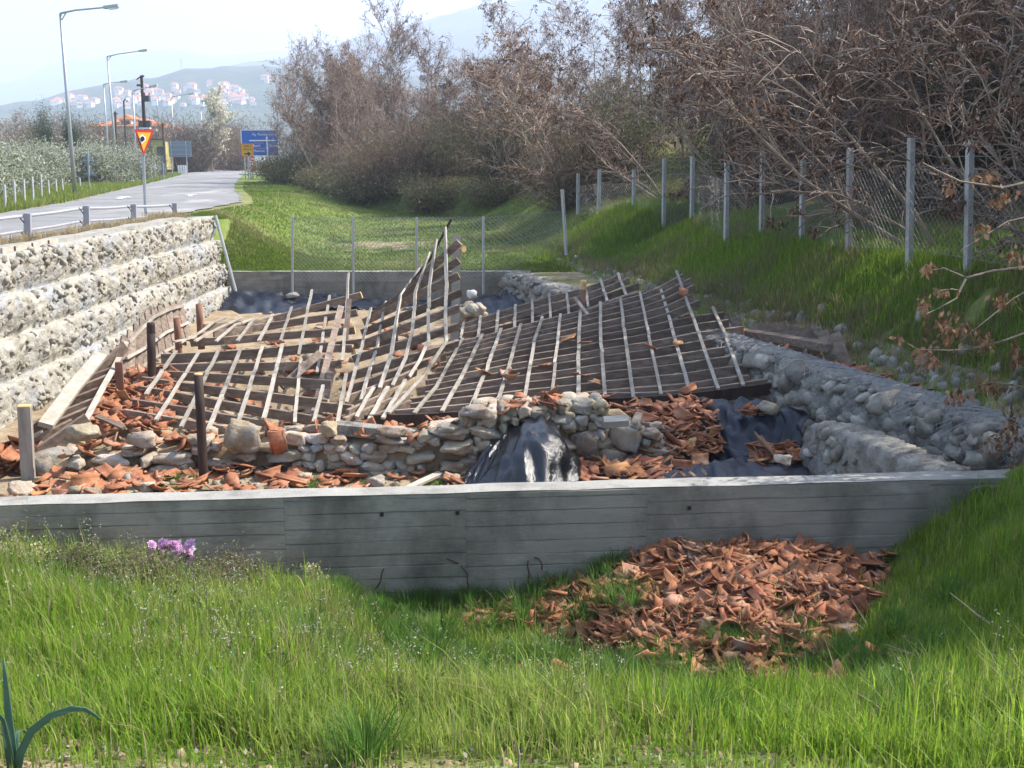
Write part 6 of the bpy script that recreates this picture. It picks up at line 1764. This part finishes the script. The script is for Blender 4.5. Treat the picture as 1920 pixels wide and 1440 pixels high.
def tufts(name, label, spots, n, hh, spread, col, wid=(.004, .009)):
    Ps, Hs, Bs, Cs, Ds = [], [], [], [], []
    for (x, y, s) in spots:
        a = rng.uniform(0, 6.28, n); r = np.abs(rng.normal(0, spread * s, n))
        px, py = x + np.cos(a) * r, y + np.sin(a) * r
        Ps.append(np.stack([px, py, H(px, py) - .01], 1)); Hs.append(rng.uniform(.5, 1.1, n) * hh * s); Bs.append(rng.uniform(.1, .9, n)); Ds.append(a - math.pi / 2)
        Cs.append(np.array(col) * rng.uniform(.7, 1.3, (n, 1)))
    grass_obj(name, label, np.concatenate(Ps), np.concatenate(Hs), rng.uniform(*wid, n * len(spots)), np.concatenate(Bs), np.concatenate(Cs), rng, 3, np.concatenate(Ds))
tufts('grass_tufts', 'rounded darker grass tufts in the lawn and at the wall foot', [(rng.uniform(-1.2, 1.2), rng.uniform(7.2, 9.8), rng.uniform(.8, 1.3)) for k in range(22)] + [(rng.uniform(-4.5, 4.5), rng.uniform(4.4, 9), rng.uniform(.7, 1.2)) for k in range(40)] +
      [(x, y_front(x) - .12, rng.uniform(.7, 1.1)) for x in rng.uniform(-1.2, 1.1, 14)] + [(rng.uniform(.6, 2.9), y_front(1.7) - rng.uniform(1.9, 3.0), .8) for k in range(22)] + [(rng.uniform(-1.7, -.9), rng.uniform(8.6, 9.7), .7) for k in range(22)], 260, .30, .10, (.10, .20, .035))
tufts('grass_tufts', 'small grass tufts among the tiles behind the concrete wall', [(rng.uniform(-5.5, -.4), rng.uniform(12.3, 13.7), rng.uniform(.5, 1)) for k in range(26)], 130, .16, .13, (.12, .20, .035), (.006, .012))
tufts('dry_grass', 'dry straw coloured grass along the guardrail', [(rng.uniform(-10.1, -9.2), rng.uniform(17, 31), rng.uniform(.6, 1.2)) for k in range(120)], 60, .3, .2, (.34, .27, .15), (.01, .02))
def field_grass():
    n = 240000
    y = 31.3 + 47 * rng.random(n) ** 1.6
    lo, hi = -.27 * y - 1.5, .40 * y
    x = lo + (hi - lo) * rng.random(n)
    y[:16000] = rng.uniform(31.14, 34.5, 16000); x[:16000] = rng.uniform(-10, -5.5, 16000)
    rr = np.interp(y, RY, RR)
    bare = np.exp(-(((x + 4.6) / 2.6) ** 2 + ((y - 38.5) / 2.2) ** 2))
    keep = (x > rr + .5) & (rng.random(n) > bare * 1.1)
    x, y = x[keep], y[keep]; n = len(x)
    c = GREEN[rng.integers(0, 5, n)] * rng.uniform(.55, 1.05, (n, 1)) * .72
    br = sstep(vnoise(x, y, 2.4, 4), -.2, .7)[:, None]
    c = c * (1 - .65 * br) + np.array([.27, .235, .11]) * .65 * br
    grass_obj('field_grass', 'short grass of the field beyond the far wall', np.stack([x, y, H(x, y)], 1), rng.uniform(.03, .12, n), rng.uniform(.018, .035, n), rng.normal(0, .5, n), c, rng, 1)
field_grass()
def bank_grass():
    n = 260000
    y = 11 + 26 * rng.random(n) ** 1.1
    foot = np.interp(y, FOOT_Y, FOOT_X)
    d = rng.uniform(-.7, 4.4, n)
    x = foot + d
    keep = (rng.random(n) < np.where(d < .2, .12, np.where(d > 3.4, .5, 1))) & (vnoise(x, y, .9, 8) > -.75)
    x, y, d = x[keep], y[keep], d[keep]; n = len(x)
    c = GREEN[rng.integers(0, 5, n)] * rng.uniform(.75, 1.3, (n, 1))
    dry = rng.random(n) < np.clip(.05 + .4 * vnoise(x, y, 1.3, 2) + .4 * np.exp(-((d - .1) / .4) ** 2), 0, .7)
    c[dry] = np.array([.30, .25, .13]) * rng.uniform(.5, 1.2, (dry.sum(), 1))
    h = rng.gamma(6, .03, n) * np.where(dry, 1.4, 1)
    grass_obj('bank_grass', 'rough green and dry grass on the bank below the concrete post fence', np.stack([x, y, H(x, y) - .01], 1), h, rng.uniform(.009, .018, n), rng.normal(.2, .5, n), c, rng, 2)
bank_grass()
def verge_grass():
    n = 60000
    y = 30 + 90 * rng.random(n) ** 1.3
    rl = np.interp(y, RY, RL)
    x = rl - .2 - 9 * rng.random(n) ** 1.2
    c = GREEN[rng.integers(0, 5, n)] * rng.uniform(.7, 1.2, (n, 1)) * .9
    dry = rng.random(n) < .3; c[dry] = np.array([.26, .21, .11])
    grass_obj('verge_grass', 'grass verge between the road and the orchard', np.stack([x, y, H(x, y)], 1), rng.uniform(.08, .3, n), rng.uniform(.03, .06, n), rng.normal(0, .4, n), c, rng, 1)
verge_grass()

# ------------------------------------------------------------------ weeds, flowers, twigs
def weeds():
    segs, pts, gl = [], [], []
    for k in range(300):
        if k < 110: x, y = rng.uniform(-4.6, -2.2), rng.uniform(7.2, 9.5)
        elif k < 210: x, y = rng.uniform(-2.4, .6), rng.uniform(5, 8.8)
        elif k < 260: x, y = rng.normal(-1.75, .5), rng.normal(6.6, .7)
        else: x, y = rng.uniform(-4, 4), rng.uniform(4.3, 7.5)
        z = Hf(x, y); h = rng.uniform(.22, .48)
        a = rng.normal(0, .09, 2)
        p = np.array([x, y, z]); q = p + np.array([a[0], a[1], h])
        m_ = (p + q) / 2 + np.append(rng.normal(0, .015, 2), 0)
        segs += [(p, m_, .0022, .0018), (m_, q, .0018, .0012)]
        for j in range(int(rng.integers(4, 11))):
            t = rng.uniform(.6, 1.05); b = m_ + (q - m_) * max(0, (t - .5) * 2)
            e = b + np.append(rng.normal(0, .028, 2), rng.uniform(.0, .035)); segs.append((b, e, .001, .0008)); pts.append(e)
        for j in range(4): gl.append(p + (q - p) * rng.uniform(.1, .6))
    tv, tf = tubes(segs, 3)
    pts = np.array(pts)
    fv, ff = leaves(np.repeat(pts, 2, 0) + rng.normal(0, .004, (len(pts) * 2, 3)), rng, .012, .009, -.3)
    lv, lf = leaves(np.array(gl), rng, .06, .018, -.1)
    cols = np.concatenate([np.tile([.16, .17, .07], (len(tv), 1)), np.repeat(np.array([(.62, .60, .52), (.45, .46, .30), (.52, .48, .36)])[rng.integers(0, 3, len(ff))], 4, 0), np.tile([.10, .16, .05], (len(lv), 1))])
    put('flowering_weeds', mesh('flowering_weeds', np.concatenate([tv, fv, lv]), np.concatenate([tf, ff + len(tv), lf + len(tv) + len(fv)]), MT['leaf'], cols=cols), kind='stuff', label='thin weeds with tiny whitish flowers scattered through the grass')
weeds()
def tall_weed(px, py, top, label):
    c = G(px, py); h = P(px, top, c.y).z - c.z
    root = thing('weed', c, label, 'weed')
    segs, pts = [], []
    for s in range(3):
        q0 = np.array([rng.normal(0, .03), rng.normal(0, .03), 0]); q1 = q0 + np.array([rng.normal(0, .06), rng.normal(0, .05), h * rng.uniform(.7, 1)])
        segs.append((q0, q1, .004, .002))
        for j in range(22):
            b = q0 + (q1 - q0) * rng.uniform(.25, 1); e = b + np.append(rng.normal(0, .035, 2), rng.uniform(0, .03)); segs.append((b, e, .0015, .001)); pts += [e] * 3
    tv, tf = tubes(segs, 4); lv, lf = leaves(np.array(pts) + rng.normal(0, .006, (len(pts), 3)), rng, .03, .02, -.2)
    put('stem', mesh('stem', tv, tf, MT['leaf'], cols=np.tile([.2, .2, .09], (len(tv), 1))), root)
    put('leaves', mesh('leaves', lv, lf, MT['leaf'], cols=np.repeat(np.array([(.42, .42, .16), (.30, .34, .11), (.5, .47, .3)])[rng.integers(0, 3, len(lf))], 4, 0)), root)
tall_weed(14, 1075, 985, 'tall yellowish weed at the far left against the concrete wall'); tall_weed(52, 1075, 1020, 'shorter weed second from the left against the concrete wall'); tall_weed(90, 1078, 1020, 'weed third from the left against the concrete wall'); tall_weed(600, 1095, 1045, 'dry branching weed against the concrete wall right of the bouquet')
def bouquet():
    c = G(320, 1085); c = Vector((c.x, min(c.y, y_front(c.x) - .2), 0)); c.z = P(320, 1058, c.y).z
    root = thing('bouquet', c, 'bunch of pink and white flowers with red ribbon at the concrete wall foot', 'flowers')
    o = Vector(c)
    pet = []
    rr = np.random.default_rng(91)
    V, Fc, C = [], [], []
    for k in range(26):                              # petals of one bloom
        a = k * 2.4; ring = k / 26; r = .008 + .026 * ring; zz = .018 * (1 - ring)
        d = np.array([math.cos(a), math.sin(a), 0]); s = np.array([-d[1], d[0], 0]) * .010
        b = d * r * .3 + np.array([0, 0, zz * .5]); m_ = d * r + np.array([0, 0, zz + .006]); e = d * (r + .014) + np.array([0, 0, zz + .002])
        n0 = len(V); V += [b, m_ + s, e, m_ - s]; Fc.append((n0, n0 + 1, n0 + 2, n0 + 3)); C += [(1, 1, 1)] * 4
    mats_ = {}
    for nm, col in (('p', (.68, .42, .64)), ('w', (.80, .72, .79)), ('d', (.55, .28, .52))):
        mats_[nm] = mesh('bloom', V, np.array(Fc), MT['petal'], cols=np.array([col] * len(V)) * np.linspace(.8, 1.1, len(V))[:, None])
    for k in range(56):
        px, py = rr.uniform(283, 361), rr.uniform(1018, 1062)
        q = P(px, py, c.y + rr.uniform(-.12, .1))
        b = put('bloom', mats_['pwpd'[k % 4]], root, loc=q - o)
        b.rotation_euler = (R(rr.uniform(10, 80)), R(rr.uniform(-40, 40)), rr.uniform(0, 6)); s = rr.uniform(1.0, 1.5); b.scale = (s, s, s)
    segs = [((rr.normal(0, .03), rr.normal(0, .02), -.12), (rr.uniform(-.16, .16), rr.uniform(-.08, .08), .14), .003, .0025) for k in range(22)]
    tv, tf = tubes([(np.array(a), np.array(b), r, s) for a, b, r, s in segs], 4)
    put('stems', mesh('stems', tv, tf, MT['leaf'], cols=np.tile([.08, .14, .04], (len(tv), 1))), root)
    k = np.array([[rr.uniform(-.19, .2), rr.uniform(-.1, .05), rr.uniform(-.08, .14)] for q in range(240)])
    lv, lf = leaves(k, rr, .06, .03, .1)
    put('leaves', mesh('leaves', lv, lf, MT['leaf'], cols=np.tile([.085, .15, .04], (len(lv), 1))), root)
    mb = MB(); a, b, d = P(279, 1021, c.y + .1), P(279, 1040, c.y + .1), P(292, 1034, c.y + .08)
    mb.add([a, b, d, a + Vector((0, .01, 0)), b + Vector((0, .01, 0)), d + Vector((0, .01, 0))], [(0, 1, 2), (5, 4, 3), (0, 3, 4, 1), (1, 4, 5, 2), (2, 5, 3, 0)]); part('ribbon', mb, MT['red'], root)
bouquet()
for k, (px, py, s) in enumerate(((300, 1112, .24), (375, 1110, .24), (250, 1100, .26), (425, 1100, .24), (170, 1090, .24))):
    c = G(px, py); st, fo = SHR['bramble'][k % 2]
    root = thing('bramble_bush', (c.x, min(c.y, y_front(c.x) - .3), Hf(c.x, min(c.y, y_front(c.x) - .3)) - .02), ['leafy bramble directly below the bouquet', 'leafy bramble right of the bouquet', 'leafy bramble left of the bouquet', 'small bramble farther right of the bouquet at the wall', 'small bramble far left at the wall foot'][k], 'bush')
    root['group'] = 'brambles at the wall foot'
    put('stem', st, root); put('foliage', fo, root); root.scale = (s, s, s); root.rotation_euler = (0, 0, k * 1.7)
def leek():
    Y = 4.05
    root = thing('leek_plant', P(30, 1450, Y), 'bluish strap-leaved leek plant at the lower left corner', 'plant')
    def leaf(pts, w, nm='leaf'):
        W = [P(px, py, Y + dy) for px, py, dy in pts]
        V, Fs = [], []
        n = len(W) - 1
        for i, p in enumerate(W):
            t = i / n; ww = w * (1 - t ** 1.8) * .5 + .002
            tan = (W[min(i + 1, n)] - W[max(i - 1, 0)]).normalized(); s = tan.cross(Vector((0, -1, 0.15))).normalized()
            nn = s.cross(tan).normalized()
            V += [p - s * ww + nn * ww * .5, p, p + s * ww + nn * ww * .5]
        for i in range(n):
            for k in range(2): Fs.append((i * 3 + k, i * 3 + k + 1, i * 3 + k + 4, i * 3 + k + 3))
        V = np.array([v[:] for v in V]) - np.array(root.location)
        ob = put(nm, mesh(nm, V, np.array(Fs), MT['leaf'], smooth=True, cols=np.tile([.10, .19, .13], (len(V), 1))), root)
        md = ob.modifiers.new('thickness', 'SOLIDIFY'); md.thickness = .003
    leaf([(30, 1450, 0), (24, 1400, 0), (16, 1330, .02), (10, 1270, .03), (6, 1235, .03)], .034)
    leaf([(32, 1452, 0), (40, 1410, -.02), (60, 1370, -.04), (95, 1342, -.05), (135, 1328, -.05), (160, 1330, -.04), (180, 1342, -.02), (190, 1352, 0)], .03)
    leaf([(28, 1452, 0), (30, 1400, .03), (34, 1372, .06), (44, 1368, .1), (52, 1378, .12)], .02)
    leaf([(24, 1452, 0), (16, 1400, -.03), (6, 1350, -.05), (-8, 1330, -.06)], .03)
    mb = MB(); mb.tube([P(30, 1480, Y), P(29, 1440, Y)], .022, 8); part('shaft', mb, MT['postconc'], root, smooth=True)
leek()
def twig(label, lines, r0, nm='dry_twig', m='twig', cat='twig'):
    W = [[P(px, py, Y) for px, py, Y in ln] for ln in lines]
    root = thing(nm, W[0][-1], label, cat)
    for k, ln in enumerate(W):
        mb = MB(); mb.tube(ln, [lerp(r0, r0 * .4, q / (len(ln) - 1)) * (1 if k == 0 else .6) for q in range(len(ln))], 5); part('stalk', mb, MT[m], root)
twig('long pale bare branch reaching over the grass at the lower right', [[(1935, 1215, 7.0), (1880, 1185, 7.2), (1835, 1155, 7.4), (1805, 1130, 7.6), (1782, 1112, 7.8)]], .011, 'dry_branch', 'straw', 'branch')
twig('bundle of dry forked stalks lying in the grass right of the tile heap', [[(1775, 1278, 6.6), (1740, 1250, 6.7), (1710, 1225, 6.8), (1660, 1208, 7)], [(1775, 1278, 6.6), (1745, 1235, 6.8), (1722, 1200, 7.0), (1712, 1185, 7.0)], [(1770, 1270, 6.6), (1730, 1240, 6.8), (1700, 1200, 7.0)], [(1765, 1268, 6.6), (1738, 1228, 6.8), (1690, 1190, 7.0)], [(1710, 1225, 6.8), (1690, 1222, 6.9), (1665, 1215, 7)]], .006, 'dry_stalks', 'straw', 'stalks')
twig('short dry stalks leaning at the right end of the tile heap', [[(1625, 1170, 8.0), (1610, 1145, 8.1), (1597, 1125, 8.2)], [(1620, 1180, 8.0), (1602, 1165, 8.1), (1580, 1160, 8.2)], [(1600, 1200, 7.9), (1588, 1180, 8), (1578, 1160, 8.1)]], .006, 'dry_stalks', 'straw', 'stalks')
twig('single dry straw leaning in the grass left of the heap', [[(714, 1262, 6.6), (735, 1243, 6.7), (762, 1222, 6.8)]], .004, 'dry_straw', 'straw', 'straw')
twig('curved dry straw low in the grass at the left', [[(262, 1400, 4.6), (290, 1368, 4.7), (318, 1338, 4.8), (338, 1328, 4.85)]], .003, 'dry_straw', 'straw', 'straw')
twig('small grey bare twig standing at the bottom edge of the picture', [[(972, 1440, 4.15), (974, 1415, 4.17), (971, 1398, 4.2)]], .006, 'grey_twig', 'bark', 'twig')
for px, py, s, lb in ((1090, 1305, .07, 'crumpled whitish scrap of litter in the grass below the heap'), (987, 1273, .035, 'tiny white scrap of paper in the grass')):
    c = G(px, py); place('paper_scrap', shape_mesh('paper_scrap', ST2, 3, MT['white']), (c.x, c.y, c.z + .12), rotm(.3, .2, 1), (s, s * .6, s * .4), label=lb, cat='litter')

def pebbles():
    tr = []
    for k in range(620):
        if k < 420: x, y = rng.uniform(-6.3, .2), rng.uniform(10.9, 14.0)
        else: x, y = rng.uniform(-6, 2), rng.uniform(14.6, 24)
        s = rng.choice([.02, .03, .05, .08], p=[.4, .3, .2, .1]) * rng.uniform(.8, 1.3) * (1 if k < 420 else 1.6)
        tr.append((int(rng.integers(0, 8)), np.array([x, y, Hf(x, y) + s * .3]), rotm(*rng.uniform(0, 6, 3)), np.array([s * 1.2, s, s * .7])))
    V, Fc = join_shapes(ST1, tr)
    put('pebbles', mesh('pebbles', V, Fc, MT['stone_pale'], smooth=True), kind='stuff', label='small stones strewn over the sandy pit floor')
pebbles()
def straw():
    n = 2600
    x = rng.uniform(-.2, 4.2, n); y = rng.uniform(7.6, 10.3, n)
    k = (y < y_front(x) - .08) & (heap(x, y) > .12) & (vnoise(x, y, .5, 12) > -.1); x, y = x[k], y[k]; n = len(x)
    c = np.array([.42, .33, .19]) * rng.uniform(.6, 1.25, (n, 1))
    grass_obj('straw_litter', 'dry straw and stalks caught on the tile heap', np.stack([x, y, H(x, y) + rng.uniform(.03, .11, n)], 1), rng.uniform(.05, .2, n), rng.uniform(.004, .008, n), rng.uniform(.8, 2.5, n), c, rng, 2)
straw()
tufts('dry_grass', 'tufts of dry grass hanging on the bank below the concrete post fence', [(float(np.interp(y, FOOT_Y, FOOT_X)) + d, y, s) for y, d, s in zip(rng.uniform(13, 33, 150), np.concatenate([rng.uniform(2.2, 3.4, 70), rng.uniform(-.3, .7, 80)]), rng.uniform(.7, 1.3, 150))], 90, .3, .16, (.30, .25, .13), (.006, .012))

def litter():
    n = 2600
    x, y = rng.uniform(-2.6, 2.4, n), rng.uniform(3.7, 5.0, n)
    p = np.stack([x, y, H(x, y) + rng.uniform(.005, .03, n)], 1)
    lv, lf = leaves(p, rng, .045, .02, -.05)
    c = np.array([(.22, .15, .09), (.34, .26, .16), (.12, .085, .055), (.14, .17, .06), (.42, .38, .30)])[rng.integers(0, 5, n)]
    put('leaf_litter', mesh('leaf_litter', lv, lf, MT['deadleaf'], cols=np.repeat(c, 4, 0)), kind='stuff', label='brown leaf litter and crumbs of soil on the bare ground at the bottom edge')
    tr = [(int(rng.integers(0, 8)), np.array([a, b, Hf(a, b)]), rotm(*rng.uniform(0, 6, 3)), np.array([s, s, s * .7])) for a, b, s in zip(rng.uniform(-2.5, 2.3, 260), rng.uniform(3.7, 4.7, 260), rng.choice([.012, .02, .035], 260, p=[.5, .35, .15]))]
    V, Fc = join_shapes(ST1, tr)
    put('soil_clods', mesh('soil_clods', V, Fc, MT['earth']), kind='stuff', label='clods of soil on the bare ground at the bottom edge')
litter()
